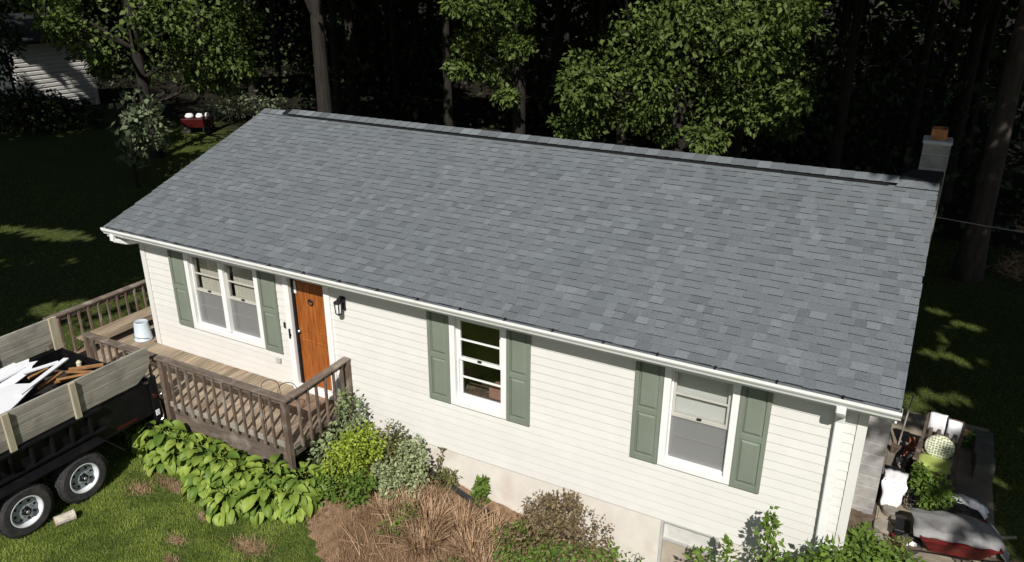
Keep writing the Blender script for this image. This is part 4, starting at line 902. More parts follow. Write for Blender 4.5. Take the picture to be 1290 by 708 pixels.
def dry_clump(x, y, h, r, n, label):
    t = thing('dry_grass_clump', label, 'dead plant', (x, y, g(x, y)), 0, 'dead ornamental grass clumps'); V = []; F = []; tn = []
    for k in range(n):
        az = random.uniform(0, 6.283); rr = r*math.sqrt(random.random())*.45; L = h*random.uniform(.5, 1.1); lean = random.uniform(.1, 1.0)
        b = Vector((rr*math.cos(az), rr*math.sin(az), 0)); d = Vector((math.cos(az+random.uniform(-.8, .8)), math.sin(az+random.uniform(-.8, .8)), 0)); sd = Vector((-d.y, d.x, 0))*random.uniform(.004, .009)
        pts = [b+d*(L*lean*u*u*.8)+Vector((0, 0, L*(u-.35*lean*u*u))) for u in (0, .4, .75, 1)]
        i = len(V)
        for q, wv in zip(pts, (1, 1, .7, .15)): V.append(q-sd*wv); V.append(q+sd*wv)
        for j in range(3): F.append((i+2*j, i+2*j+1, i+2*j+3, i+2*j+2)); tn.append(min(1, max(0, random.gauss(.5, .25))))
    me = np_mesh('dry_blades', np.array([tuple(v) for v in V]), np.array(F), LM['straw'], np.array(tn)); place('dry_blades', me, t)
for a in ((6.55, -1.05, .55, .4, 260, 'dead grass clump just below the cream edged shrub'), (6.95, -1.15, .62, .45, 320, 'tallest dead grass clump in the middle of the bed'), (7.3, -.85, .5, .4, 240, 'dead grass clump beside the black drain pipe'), (7.05, -1.5, .5, .42, 260, 'dead grass clump at the lower edge of the picture'), (7.65, -1.15, .45, .45, 240, 'sprawling dead grass clump left of the browning shrub'), (6.6, -1.5, .42, .35, 160, 'short dead grass clump on the lawn side of the bed'), (7.75, -.75, .42, .5, 240, 'low dead grass clump between the drain pipe end and the browning shrub'), (7.95, -1.3, .4, .45, 220, 'dead grass clump at the bottom edge left of the green undershrub'), (6.25, -1.2, .4, .4, 180, 'dead grass clump at the left front of the cream edged shrub')): dry_clump(*a)
# ------------------------------------------------------------------ PATIO at the right gable
PZ = -1.38
def build_dirt():
    for x0, x1, y0, y1 in ((12.28, 14.6, -.4, 2.5), (12.28, 12.67, 2.5, 7.6)):
        xs = np.linspace(x0, x1, 14); ys = np.linspace(y0, y1, 14); X, Y = np.meshgrid(xs, ys); Z = gv(X, Y)+.015+RNG.uniform(0, .03, X.shape); V = np.stack([X.ravel(), Y.ravel(), Z.ravel()], 1); I = (np.arange(13)[:, None]*14+np.arange(13)[None, :]).ravel()
        o = place('dirt_strip', np_mesh('dirt_strip', V, np.stack([I, I+1, I+15, I+14], 1), M['dirt'], np.full(169, .5))); o['kind'] = 'structure'
build_dirt()
def build_patio():
    st = MB()
    pts = [(12.68, 2.35), (14.40, 2.55), (14.42, 7.35), (12.68, 7.35)]
    st.prism_z(pts, -1.55, PZ-.012); o = st.build('patio', M['concrete']); o['kind'] = 'structure'
    # slabs of the patio, each a piece
    y = 2.75; r = 0
    while y < 7.2:
        x = 12.70+(.0 if r % 2 else .0); d = .58
        while x < 14.3:
            wd = random.uniform(.48, .62); x1 = min(x+wd, 14.385)
            b = MB(); b.box(x+.006, x1-.006, y+.006, min(y+d-.006, 7.3), PZ-.011, PZ+random.uniform(-.004, .004), random.uniform(.2, .8)); b.build('paving_slab', M['concrete'], o, world=False, bevel=.006); x = x1
        y += d; r += 1
    for i, (x, y, s_) in enumerate(((12.80, 3.18, .2), (13.02, 3.42, .17), (12.86, 3.62, .15), (12.74, 2.75, .18))):
        b = MB(); n = 7; b.prism_z([(s_*random.uniform(.7, 1.1)*math.cos(a), s_*random.uniform(.7, 1.1)*math.sin(a)) for a in np.linspace(0, 6.283, n, endpoint=False)], 0, .06+.02*i)
        o2 = b.build('flat_stone', M['stone'], bevel=.012); o2.location = (x, y, PZ+.005 if y > 2.8 else -1.42)
        tag(o2, ['flat brown stone at the chimney foot under the white cloth', 'stone slab between the white cloth and the wheelbarrow tarp', 'small stone behind the other chimney foot stones', 'stone half hidden by the bush at the chimney foot'][i], 'stone', 'stones by the chimney foot')
build_patio()
def build_chair():
    t = thing('patio_armchair', 'dark wooden armchair with lime green seat and round patterned back cushion', 'chair', (13.44, 4.82, PZ+.005), math.radians(-6))
    def part(name, m, *calls, bevel=.006):
        b = MB()
        for f, a in calls: getattr(b, f)(*a)
        return b.build(name, M[m], t, world=False, bevel=bevel)
    wd, sd, sh = .29, .27, .40
    for sx in (-1, 1):
        part('leg', 'darkwood', ('beam', ((sx*wd, -sd, 0), (sx*wd, -sd, .60), .05, .05)))
        part('back_post', 'darkwood', ('beam', ((sx*wd, sd, 0), (sx*wd, sd-.02, .42), .05, .05)), ('beam', ((sx*wd, sd-.02, .42), (sx*wd*.96, sd+.24, 1.08), .05, .05)))
        part('armrest', 'darkwood', ('beam', ((sx*wd, -sd-.04, .62), (sx*wd, sd+.08, .64), .085, .035)), ('obox', ((sx*wd, -sd-.06, .615), (.10, .09, .045))), bevel=.012)
        part('side_rail', 'darkwood', ('beam', ((sx*wd, -sd, sh-.04), (sx*wd, sd, sh-.06), .03, .08)))
    part('front_rail', 'darkwood', ('box', (-wd, wd, -sd-.015, -sd+.015, sh-.09, sh-.01))); part('back_rail', 'darkwood', ('beam', ((-wd, sd+.235, 1.05), (wd, sd+.235, 1.05), .03, .10)))
    for k in range(4): part('seat_slat', 'darkwood', ('box', (-wd+.03, wd-.03, -sd+.02+k*.125, -sd+.12+k*.125, sh-.02, sh)))
    for k in range(4): x = -.19+k*.127; part('back_slat', 'darkwood', ('beam', ((x, sd-.01, .45), (x, sd+.235, 1.02), .06, .016)))
    # cushions and cloths rest on the chair: things of their own
    R = t.matrix_basis.copy() if False else Matrix.Translation(t.location) @ Matrix.Rotation(math.radians(-6), 4, 'Z')
    def loose(name, mb, m, loc, label, cat, smooth=True, bevel=0, rot=None):
        o = mb.build(name, M[m], smooth=smooth, bevel=bevel); o.matrix_world = R @ Matrix.Translation(loc) @ (rot or Matrix.Identity(4)); return tag(o, label, cat)
    b = MB(); prof = [(0, -.045), (.12, -.05), (.19, -.03), (.215, 0), (.19, .03), (.12, .05), (0, .055)]; b.lathe(prof, (0, 0, 0), 28, 'z')
    loose('round_cushion', b, 'pattern', (0, .18, .66), 'round cushion with small dot pattern leaning on the armchair back', 'cushion', rot=Matrix.Rotation(math.radians(66), 4, 'X') @ Matrix.Scale(1.12, 4, Vector((1, 0, 0))))
    b = MB(); n = 28; pl = [(.275*math.copysign(abs(math.cos(a))**.45, math.cos(a)), .21*math.copysign(abs(math.sin(a))**.45, math.sin(a))) for a in np.linspace(0, 6.283, n, endpoint=False)]
    vs = []; fs = []
    for k, (z, s_) in enumerate(((0, .94), (.025, 1.0), (.065, 1.0), (.09, .95), (.10, .7))):
        vs += [(x*s_, y*s_, z) for x, y in pl]
    for k in range(4): fs += [(k*n+j, k*n+(j+1) % n, (k+1)*n+(j+1) % n, (k+1)*n+j) for j in range(n)]
    fs += [tuple(range(n-1, -1, -1)), tuple(4*n+j for j in range(n))]; b.add(vs, fs)
    loose('seat_cushion', b, 'lime', (0, -.05, .402), 'lime green box cushion on the armchair seat', 'cushion')
    for i, (x0, x1, dz) in enumerate(((-.25, .01, .02), (.04, .255, -.03))):
        b = MB(); vs = []; nx, nz = 6, 8
        prof = [(.50, .72), (.475, .80), (.45, .90), (.46, 1.0), (.49, 1.125), (.535, 1.13), (.56, 1.05), (.555, .95)]
        for k, (yy, zz) in enumerate(prof):
            for j in range(nx):
                u = j/(nx-1); vs.append((x0+(x1-x0)*u+random.uniform(-.006, .006), yy-.03+.008*math.sin(9*u+k), zz+dz+.02*math.sin(5*u+i)*(k == 0)))
        b.add(vs, [(k*nx+j, k*nx+j+1, (k+1)*nx+j+1, (k+1)*nx+j) for k in range(nz-1) for j in range(nx-1)])
        o = loose('white_cloth', b, 'cloth', (0, 0, -.012), ['left one of two white cloths over the armchair back', 'right one of two white cloths over the armchair back'][i], 'cloth'); sm = o.modifiers.new('thick', 'SOLIDIFY'); sm.thickness = .012
build_chair()
def drape(name, loc, rz, sx, sy, zf, m, label, cat, n=14, wr=.012):
    b = MB(); vs = []
    for j in range(n):
        for i in range(n):
            u, v = i/(n-1)-.5, j/(n-1)-.5; x, y, z = zf(u, v); vs.append((x*sx+wr*math.sin(11*v+7*u), y*sy+wr*math.sin(9*u+5*v), z+wr*math.sin(23*u+9*v)*.9))
    b.add(vs, [(j*n+i, j*n+i+1, (j+1)*n+i+1, (j+1)*n+i) for j in range(n-1) for i in range(n-1)])
    o = b.build(name, M[m], smooth=True); o.location = loc; o.rotation_euler = (0, 0, rz); s_ = o.modifiers.new('thick', 'SOLIDIFY'); s_.thickness = .008
    return tag(o, label, cat)
def build_patio_things():
    P = PZ+.005
    # bricks
    for k, (dx, dy, a) in enumerate(((0, 0, .1), (.01, .02, -.1), (.0, -.01, .3), (.02, .03, 0), (.03, -.02, .25), (.01, 0, .5))):
        b = MB(); b.obox((0, 0, .032), (.20, .095, .062), None, random.uniform(.2, .9)); o = b.build('brick', M['brick'], bevel=.005); o.location = (13.05+dx, 5.52+dy, P+k*.066); o.rotation_euler = (0, 0, a+1.1)
        tag(o, ['lowest red brick of the stack left of the armchair', 'second red brick from the bottom of the stack', 'third red brick from the bottom of the stack', 'third red brick from the top of the stack', 'second red brick from the top of the stack', 'topmost red brick of the stack left of the armchair'][k], 'brick', 'bricks stacked beside the armchair')
    t = thing('broom', 'thin wooden broom handle leaning beside the chimney behind the bricks', 'broom', (12.85, 5.62, P)); b = MB(); b.tube([(12.86, 5.62, P+.1), (12.95, 6.2, P+.95)], .014, 8); b.build('handle', M['plank'], t)
    b = MB(); b.beam((12.845, 5.55, P+.1), (12.865, 5.64, P+.13), .22, .03); b.obox((12.85, 5.56, P+.05), (.2, .05, .1)); b.build('brush', M['darkwood'], t)
    b = MB(); b.lathe([(0, 0), (.045, 0), (.055, .09), (.048, .09), (.04, .01), (0, .01)], (0, 0, 0), 14); o = b.build('small_cup', M['cloth'], smooth=True); o.location = (12.92, 5.25, P); tag(o, 'small white cup on the patio at the foot of the broom', 'cup')
    t = thing('black_bucket', 'black plastic bucket between the bricks and the armchair leg', 'bucket', (13.13, 5.08, P)); b = MB(); b.lathe([(0, .01), (.11, 0), (.14, .26), (.15, .27), (.13, .265), (.10, .02), (0, .02)], (0, 0, 0), 20); b.build('shell', M['black'], t, world=False, smooth=True)
    h = MB(); h.tube([(.145*math.cos(a), .145*math.sin(a)*.3, .26+.1*math.sin(a)) for a in np.linspace(0, math.pi, 10)], .005, 5); h.build('handle', M['chrome'], t, world=False)
    # black planter box with cloth by the chimney
    t = thing('black_planter', 'black plastic planter box beside the chimney under a white cloth', 'planter', (12.83, 4.02, P)); b = MB(); b.add([(-.13, -.2, 0), (.13, -.2, 0), (.13, .2, 0), (-.13, .2, 0), (-.15, -.23, .5), (.15, -.23, .5), (.15, .23, .5), (-.15, .23, .5)], MB.BF); b.build('box', M['black'], t, world=False, bevel=.01); b = MB(); b.box(-.16, .16, -.24, .24, .48, .51); b.build('rim', M['black'], t, world=False, bevel=.008)
    b = MB(); vs = []; n = 11; m = 16
    for k in range(m):
        q = k/(m-1)*.95
        for i in range(n):
            u = i/(n-1)-.5
            if q < .34: y, z, wd = .12-q*1.12, .522-.02*abs(u), .36
            else: e = q-.34; y, z, wd = -.265-.10*e, .515-e*.92+abs(u+.12)*e*.55, .38-.16*e
            vs.append((u*wd+.02+.012*math.sin(14*q+3*u), y+.016*math.sin(17*u+6*q)*(q > .3), z+.006*math.sin(19*u+11*q)))
    b.add(vs, [(k*n+i, k*n+i+1, (k+1)*n+i+1, (k+1)*n+i) for k in range(m-1) for i in range(n-1)])
    o = b.build('white_cloth', M['cloth'], smooth=True); o.location = (12.84, 4.02, P); o.modifiers.new('thick', 'SOLIDIFY').thickness = .008; tag(o, 'white cloth hanging over the black planter by the chimney', 'cloth')
    b = MB(); b.lathe([(0, 0), (.06, 0), (.085, .06), (.08, .13), (.055, .17), (.06, .18), (.04, .18), (0, .12)], (0, 0, 0), 18); o = b.build('cream_jar', M['cream'], smooth=True); o.location = (13.05, 4.20, P); tag(o, 'round cream coloured jar beside the white cloth by the chimney', 'jar')
    t = thing('wire_basket', 'black wire mesh basket in front of the leafy potted plant', 'basket', (13.17, 3.98, P)); b = MB()
    for k in range(14):
        a = k*2*math.pi/14; b.beam((.12*math.cos(a), .12*math.sin(a), 0), (.17*math.cos(a), .17*math.sin(a), .24), .007, .007)
    b.build('wires', M['black'], t, world=False)['kind'] = 'stuff'
    for z, r in ((.004, .12), (.08, .137), (.16, .153), (.24, .17)):
        b = MB(); b.tube([(r*math.cos(a), r*math.sin(a), z) for a in np.linspace(0, 6.283, 22)], .006, 5); b.build('ring', M['black'], t, world=False)
    t = thing('potted_plant', 'bushy bright green potted plant before the armchair', 'plant', (13.42, 4.05, P)); b = MB(); b.lathe([(0, 0), (.12, 0), (.17, .26), (.18, .28), (.15, .28), (.14, .22), (0, .22)], (0, 0, 0), 20); b.build('pot', M['black'], t, world=False, smooth=True)
    c = [(13.42, 4.05, P+.45, .26, .24, .2), (13.28, 4.12, P+.40, .2, .18, .18), (13.55, 3.95, P+.36, .2, .18, .2), (13.42, 3.85, P+.34, .2, .16, .18), (13.22, 4.2, P+.55, .12, .12, .12)]
    Pp, D, N = clump_leaves(c, 330, .06, .04, .6, .1, .3); leaf_obj('foliage', Pp, D, N, .075, .05, LM['green'], t)
    b = MB(); b.tube([(13.42, 4.05, P+.2), (13.43, 4.03, P+.5)], .02, 6); b.build('stem', M['stem'], t)
    t = thing('terracotta_pot', 'terracotta pot with a small green plant behind the armchair', 'plant pot', (13.86, 6.55, P)); b = MB(); b.lathe([(0, 0), (.09, 0), (.13, .2), (.145, .2), (.145, .25), (.12, .25), (.11, .2), (0, .2)], (0, 0, 0), 20); b.build('pot', M['brick'], t, world=False, smooth=True)
    Pp, D, N = clump_leaves([(13.95, 6.4, P+.2, .16, .16, .14)], 160, .06, .04); leaf_obj('foliage', Pp, D, N, .07, .04, LM['green'], t)
    for i, (x, y) in enumerate(((14.25, 5.55), (14.24, 6.0), (14.25, 6.45))):
        b = MB(); a, c_ = .19, .20
        for z in (0,): b.box(-a*.8, a*.8, -c_, c_, 0, .30)
        o = b.build('concrete_block', M['mossy'], bevel=.01); o.location = (x, y, P); o.rotation_euler = (0, 0, random.uniform(-.04, .04))
        tag(o, ['grey concrete block nearest the wheelbarrow on the patio edge', 'middle grey concrete block of three on the patio edge', 'grey concrete block nearest the terracotta pot'][i], 'block', 'concrete blocks on the patio edge')
    # black bag with towel
    b = MB(); vs, fs = [], []; n, m = 12, 7
    for k in range(m):
        th = math.pi*k/(m-1)*.5
        for j in range(n):
            a = 2*math.pi*j/n; r = math.cos(th*.98)*random.uniform(.86, 1.12); vs.append((.36*r*math.cos(a), .17*r*math.sin(a), .30*math.sin(th)*random.uniform(.9, 1.06)))
    for k in range(m-1): fs += [(k*n+j, k*n+(j+1) % n, (k+1)*n+(j+1) % n, (k+1)*n+j) for j in range(n)]
    fs += [tuple(range(n-1, -1, -1)), tuple((m-1)*n+j for j in range(n))]; b.add(vs, fs); o = b.build('rubbish_bag', M['black']); o.location = (13.93, 4.1, P); o.rotation_euler = (0, 0, -.15); tag(o, 'crumpled black bag under the white towel on the patio', 'bag')
    drape('white_towel', (13.95, 4.16, P), -.18, .66, .26, lambda u, v: (u, v, .335-1.1*u*u*.35-.25*max(0, u-.38)*6*.35-.10*abs(v)), 'cloth', 'white towel laid over the black bag behind the wheelbarrow', 'towel', wr=.012)
    b = MB(); b.box(-.10, .10, -.16, .16, 0, .30); b.box(-.11, .11, -.17, .17, .28, .305); o = b.build('black_crate', M['black'], bevel=.01); o.location = (13.06, 3.02, -1.41); tag(o, 'small black crate standing at the left end of the grey tarp', 'crate')
build_patio_things()
def build_barrow():
    t = thing('wheelbarrow', 'red wheelbarrow with white hubbed wheel under a grey tarp', 'wheelbarrow', (13.78, 2.92, -1.42), math.radians(16))
    b = MB(); A = [(-.40, -.17, .24), (.28, -.24, .24), (.28, .24, .24), (-.40, .17, .24), (-.55, -.26, .50), (.50, -.36, .54), (.50, .36, .54), (-.55, .26, .50)]
    b.add(A, MB.BF); b.build('tray', M['redpaint'], t, world=False, bevel=.02)
    b = MB(); rim = A[4:]; 
    for i in range(4): b.beam(rim[i], rim[(i+1) % 4], .03, .02)
    b.build('tray_rim', M['redpaint'], t, world=False)
    for s_ in (-1, 1):
        b = MB(); b.beam((-.75, s_*.09, .20), (.95, s_*.30, .36), .035, .045); b.build('handle', M['darkwood'] if s_ < 0 else M['plank'], t, world=False, bevel=.008)
        b = MB(); b.tube([(.05, s_*.20, .24), (.12, s_*.24, 0), (.22, s_*.25, .0), (.34, s_*.24, .27)], .014, 7); b.build('leg', M['black'], t, world=False)
    w_ = bpy.data.objects.new('wheel', None); COL.objects.link(w_); w_.parent = t; w_.location = (-.62, 0, .19)
    b = MB(); b.lathe([(.11, -.045), (.17, -.05), (.19, -.02), (.19, .02), (.17, .05), (.11, .045)], (0, 0, 0), 26, 'y', close=True); b.build('tyre', M['rubber'], w_, world=False, smooth=True)
    b = MB(); b.lathe([(.112, -.035), (.09, -.028), (.03, -.045), (0, -.045)], (0, 0, 0), 22, 'y'); b.lathe([(0, .045), (.03, .045), (.09, .028), (.112, .035)], (0, 0, 0), 22, 'y'); b.build('hub', M['white'], w_, world=False, smooth=True)
    b = MB(); b.tube([(-.78, -.12, .2), (-.86, -.10, .28), (-.86, .10, .28), (-.78, .12, .2)], .013, 7); b.beam((-.62, -.10, .2), (-.62, .10, .2), .02, .02); b.build('front_brace', M['redpaint'], t, world=False)
    def zf(u, v):
        z = .60+.05*math.sin(3*u)-.12*max(0, u)-.05*v
        if v < -.40: z -= (-v-.40)*.8
        if u > .36: z -= (u-.36)*1.5
        if v > .2: z -= (v-.2)*.3
        return (u+.08*v*0, v-.12*u*.3, z)
    o = drape('grey_tarp', (13.80, 3.06, -1.42), math.radians(8), 1.30, .82, zf, 'tarp', 'crumpled grey tarp draped over the red wheelbarrow', 'tarp', n=22, wr=.016)
build_barrow()
# ------------------------------------------------------------------ BACKGROUND: shed, cart, trees
def build_shed():
    t = thing('shed', 'pale lap sided shed behind the trees at upper left', 'shed', (-32, 17.2, -.5))
    b = MB(); b.box(-34, -30.03, 15.6, 20.0, -.6, 3.25); wl = b.build('wall', M['mortar'], t)
    z = .0
    while z < 3.2:
        c = MB(); c.prism_y([(-30.03, z), (-29.955, z), (-29.955, z+.13), (-30.02, z+.205), (-30.03, z+.205)], 15.65, 19.86, random.uniform(.4, .6)); c.build('siding_board', M['shed'], wl); z += .23
    c = MB(); c.box(-30.03, -29.93, 19.87, 20.03, -.5, 3.25); c.build('corner_post', M['shed'], t)
    r = MB(); r.prism_y([(-34.4, 3.2), (-29.5, 3.2), (-29.5, 3.3), (-32, 4.6), (-34.4, 3.3)], 15.4, 20.3); r.build('roof', M['shedroof'], t)
build_shed()
def build_cart():
    t = thing('garden_cart', 'small dark red garden cart with pale bags on a sunny lawn patch', 'cart', (-18.6, 17.2, -.45), math.radians(35))
    b = MB(); b.add([(-.6, -.4, .28), (.6, -.4, .28), (.6, .4, .28), (-.6, .4, .28), (-.7, -.46, .72), (.7, -.46, .72), (.7, .46, .72), (-.7, .46, .72)], MB.BF); b.build('tub', M['red'], t, world=False, bevel=.03)
    for sx in (-1, 1):
        for sy in (-1, 1):
            c = MB(); c.lathe([(.05, -.05), (.17, -.06), (.19, 0), (.17, .06), (.05, .05)], (sx*.45, sy*.42, .19), 18, 'y', close=True); c.build('wheel', M['rubber'], t, world=False, smooth=True)
    c = MB(); c.beam((.62, 0, .3), (1.4, 0, .75), .04, .04); c.build('pull_handle', M['black'], t, world=False)
    mt = t.location
    for i, (x, y, s_) in enumerate(((-.35, -.1, .2), (.12, -.15, .17), (.45, .05, .13))):
        b = MB(); b.lathe([(0, 0), (s_, .02), (s_*1.05, .1), (s_*.7, .2), (0, .22)], (0, 0, 0), 9); o = b.build('pale_bag', M['white'], smooth=True); o.matrix_world = Matrix.Translation(mt) @ Matrix.Rotation(math.radians(35), 4, 'Z') @ Matrix.Translation((x, y, .722)); tag(o, ['largest pale bag in the red garden cart', 'middle pale bag in the red garden cart', 'smallest pale bag in the red garden cart'][i], 'bag', 'pale bags in the garden cart')
build_cart()
PATCH = [(-12.2, 3.9, 1.5, .42), (-10.8, 4.25, 1.6, .5), (-9.6, 4.7, 1.2, .45), (-8.4, 5.9, 1.2, .6), (-4.75, 1.45, .7, .5), (-5.3, .9, .6, .4), (-4.2, 2.2, .4, .5), (-16.3, 14.6, 1.2, 1.2), (-16.9, 16.3, 1.2, 1.6), (-18.4, 17.6, 1.2, 1.3), (-19.5, 18.6, 1.6, 1.0), (-15.5, 11.4, .4, .25), (13.1, 8.0, .5, .8), (13.7, 8.4, .4, .45), (13.4, 10.7, .5, .5), (13.9, 10.45, .6, .42), (14.4, 10.75, .45, .32), (13.5, 11.9, .4, .7), (14.0, 12.7, .6, .45), (13.3, 13.4, .6, .45), (14.4, 5.7, .28, .4), (-6.5, 24, 1.0, .8), (-18, 29, 1.2, 1.0), (1.8, 26, .5, .5)]
T1 = [(-2.24, -2.37, 4.17, .71, .71, .57), (-2.82, -1.42, 2.98, .59, .59, .47), (-1.81, -1.68, 4.65, .96, .96, .77), (-2.25, -.95, 3.32, .65, .65, .52), (-1.31, -.51, 5.28, 1.13, 1.13, .9), (-.08, -2.22, 4.57, 1.03, 1.03, .83), (.37, -2.28, 6.08, 1.02, 1.02, .82), (.25, .78, 4.93, 1.42, 1.42, 1.14), (1.1, -1.15, 6.24, 1.14, 1.14, .91), (1.99, -1.04, 5.62, 1.13, 1.13, .9), (2.42, 1.83, 4.6, .95, .95, .76), (3.2, .04, 4.08, .54, .54, .43), (1.88, 1.15, 6.31, 1.24, 1.24, .99), (2.97, .03, 6.2, .73, .73, .59), (1.12, .26, 3.66, .8, .8, .64), (1.26, -1.52, 3.01, .51, .51, .41), (2.24, .48, 3.53, .65, .65, .52), (2.81, 1.43, 3.03, .42, .42, .33), (-1.08, -.82, 3.4, .54, .54, .43), (-.19, .29, 3.3, .46, .46, .37), (1.58, .48, 4.24, .88, .88, .71), (.46, -2.06, 6.66, .92, .92, .73), (2.53, .98, 6.66, 1.02, 1.02, .82), (-.22, -.28, 2.79, .3, .3, .24), (.8, .8, 8.2, 1.5, 1.5, 1.2), (2.2, .2, 8.4, 1.4, 1.4, 1.1), (1.2, 1.0, 9.8, 1.4, 1.4, 1.1)]
T2 = [(.27, -1.32, 6.44, .76, .76, .61), (-.28, -2.37, 6.24, .58, .58, .47), (-.73, -.32, 5.37, .69, .69, .55), (.3, -.83, 5.0, .55, .55, .44), (-1.36, -1.1, 5.04, .51, .51, .41), (-1.22, -.57, 4.21, .63, .63, .5), (-1.64, -1.28, 4.27, .4, .4, .32), (-.73, -.17, 3.99, .58, .58, .46), (.17, -1.12, 3.43, .33, .33, .26), (.05, -.07, 5.96, .51, .51, .41), (-1.43, -1.92, 6.26, .39, .39, .31), (-.2, -.4, 8.0, 1.1, 1.1, .9), (.3, .2, 9.4, 1.1, 1.1, .9)]
T3 = [(-2.08, -2.0, 5.94, 1.05, 1.05, .84), (-1.15, -1.04, 5.78, 1.3, 1.3, 1.04), (2.4, -1.98, 5.79, 1.18, 1.18, .94), (3.07, -.84, 5.75, 1.29, 1.29, 1.03), (3.66, .42, 5.57, 1.3, 1.3, 1.04), (2.01, 3.5, 5.2, .94, .94, .75), (-.16, -3.07, 5.36, .63, .63, .51), (-.35, -1.84, 4.7, .87, .87, .69), (1.42, -1.81, 4.64, .76, .76, .61), (1.6, -.06, 4.51, .85, .85, .68), (2.9, .68, 4.36, .98, .98, .78), (3.67, 1.31, 4.04, .91, .91, .72), (2.05, 1.02, 3.21, .65, .65, .52), (2.63, 1.69, 3.01, .57, .57, .46), (-.15, .54, 3.28, .52, .52, .42), (1.29, .78, 3.66, .58, .58, .47), (2.17, 3.43, 3.1, .38, .38, .3), (-.97, -.94, 3.7, .52, .52, .42), (.5, 0, 8, 2, 2, 1.6), (2.5, .5, 8.4, 1.8, 1.8, 1.4)]
T4 = [(-.22, .49, 2.92, .52, .52, .41), (.4, .8, 2.79, .45, .45, .36), (.49, .06, 2.36, .57, .57, .45), (.27, .93, 2.05, .45, .45, .36), (-.38, .22, 1.82, .39, .39, .31), (-.06, .56, 1.45, .45, .45, .36), (.53, .79, 1.58, .29, .29, .23), (-.13, .14, 1.06, .29, .29, .23)]
TRUNKLIT = [np.array((14.05, 16.0, z, .5)) for z in (.2, 2.6, 3.3, 5.6)]
LITC = TRUNKLIT+[np.array((bx+c[0], by+c[1], bz+c[2], c[3])) for (bx, by, bz), T_ in (((5.6, 14.5, -.5), T1[:24]), ((-.4, 15.6, -.45), T2[:11]), ((-16, 12.6, -.45), T3[:18]), ((-12.6, 9.1, -.45), T4)) for c in T_]
def sun_keep(P, strict=True):
    """leaves that may stay: drops those whose shade would fall where the photo is sunlit"""
    x, y, z = P[:, 0], P[:, 1], P[:, 2]; rej = np.zeros(len(P), bool)
    def hit(zz): k = z-zz; return x-.42*k, y+k, k
    k = (z-EZ-SLP*(y-EY))/(1+SLP); hx, hy = x-.42*k, y+k; rej |= (k > 0) & (hx > -.8) & (hx < 12.95) & (hy > -.8) & (hy < 3.95)
    hx, hy, k = hit(-.5); rej |= (k > 0) & (hx > -1.2) & (hx < 12.9) & (hy < .8)
    rej |= (k > 0) & (hx > -4) & (hx <= -1.2) & (hy < -1.2)
    nz = RNG.normal(.1, .15, len(P))
    for a, b, rx, ry in PATCH:
        hx, hy, k = hit(-1.42 if a > 12 else -.45); rej |= (k > 0) & ((((hx-a)/rx)**2+((hy-b)/ry)**2) < 1+nz)
    hx, hy, k = hit(-1.1); rej |= (k > 0) & (hx > 12.5) & (hx < 13.62) & (hy > .0) & (hy < 6.5) & (RNG.random(len(P)) < .97)
    hx, hy, k = hit(-1.3); rej |= (k > 0) & (hx > 12.5) & (hx < 14.0) & (hy > 6.3) & (hy < 7.4) & (RNG.random(len(P)) < .8)
    for yc, za, zb_, th in ((3.45, -1.6, 2.3, .30), (4.13, 3.9, 4.95, .5)):
        k = yc-y; hx, hz = x-.42*k, z-k; rej |= (k > 0) & (hx > 12.1) & (hx < 12.8) & (hz > za) & (hz < zb_) & (smooth_noise(hx+40, hz+40, 3.2, 5) > th)
    for cs in (LITC if strict else []):
        c_ = cs[None, :3]-P; al = -(c_ @ np.array(S)); d2 = np.sum(c_*c_, 1)-al*al; rej |= (al > 0) & (d2 < (cs[3]*1.0)**2) & (RNG.random(len(P)) < .8)
    k = (x+30)/.42; hy, hz = y+k, z-k; rej |= (k > 0) & (hy > 15) & (hy < 20.2) & (hz > -.2) & (hz < 3.4) & (smooth_noise(hy+40, hz+40, 1.1, 6) > .30)
    return ~rej
def trunk_geo(b, base, r, h, lean=(0, 0), n=12, seg=9, wob=.06):
    pts, rs = [], []
    for i in range(seg+1):
        u = i/seg; pts.append((base[0]+lean[0]*u+wob*math.sin(3*u+base[0])*h*.05, base[1]+lean[1]*u+wob*math.cos(4*u+base[1])*h*.05, base[2]-.15+u*h)); rs.append(r*(1.35-.35*min(1, u*8))*(1-.6*u))
    b.tube(pts, rs, n); return pts
def lit_tree(name, label, base, clumps, n_per, L, W, m, tr=.2, th=8, seed_high=(), group=None, cat='tree', filt=True):
    t = thing(name, label, cat, base, 0, group); b = MB(); pts = trunk_geo(b, base, tr, th)
    for c in clumps[::2]:
        q = Vector((base[0]+c[0], base[1]+c[1], base[2]+c[2])); u = min(.9, max(.15, (c[2]-.5)/th)); p = Vector(pts[int(u*9)]); mid = (p+q)/2+Vector((0, 0, .25)); b.tube([p, mid, q], [tr*.35, tr*.2, tr*.06], 6)
    b.build('trunk', M['bark'], t)
    cl = [(base[0]+c[0], base[1]+c[1], base[2]+c[2], *c[3:]) for c in clumps]
    P, D, N = clump_leaves(cl+satellites(cl, 6), n_per*.8, L, W, .55, .35, .25); k = (P[:, 2] > base[2]+.1)
    if filt: k &= sun_keep(P, False) | (RNG.random(len(P)) > filt)
    P, D, N = P[k], D[k], N[k]; leaf_obj('crown', P, D, N, L, W, m, t); return t
lit_tree('broadleaf_tree', 'broad sunlit leafy tree hanging low behind the roof ridge', (5.6, 14.5, -.5), T1, 600, .17, .10, LM['tree'], .24, 11)
lit_tree('broadleaf_tree', 'narrow tree with hanging leafy boughs left of the broad sunlit tree', (-.4, 15.6, -.45), T2, 430, .17, .10, LM['tree'], .26, 11)
lit_tree('broadleaf_tree', 'spreading leafy tree over the left lawn before the pale shed', (-16.0, 12.6, -.45), T3, 400, .22, .14, LM['tree'], .26, 10, filt=.92)
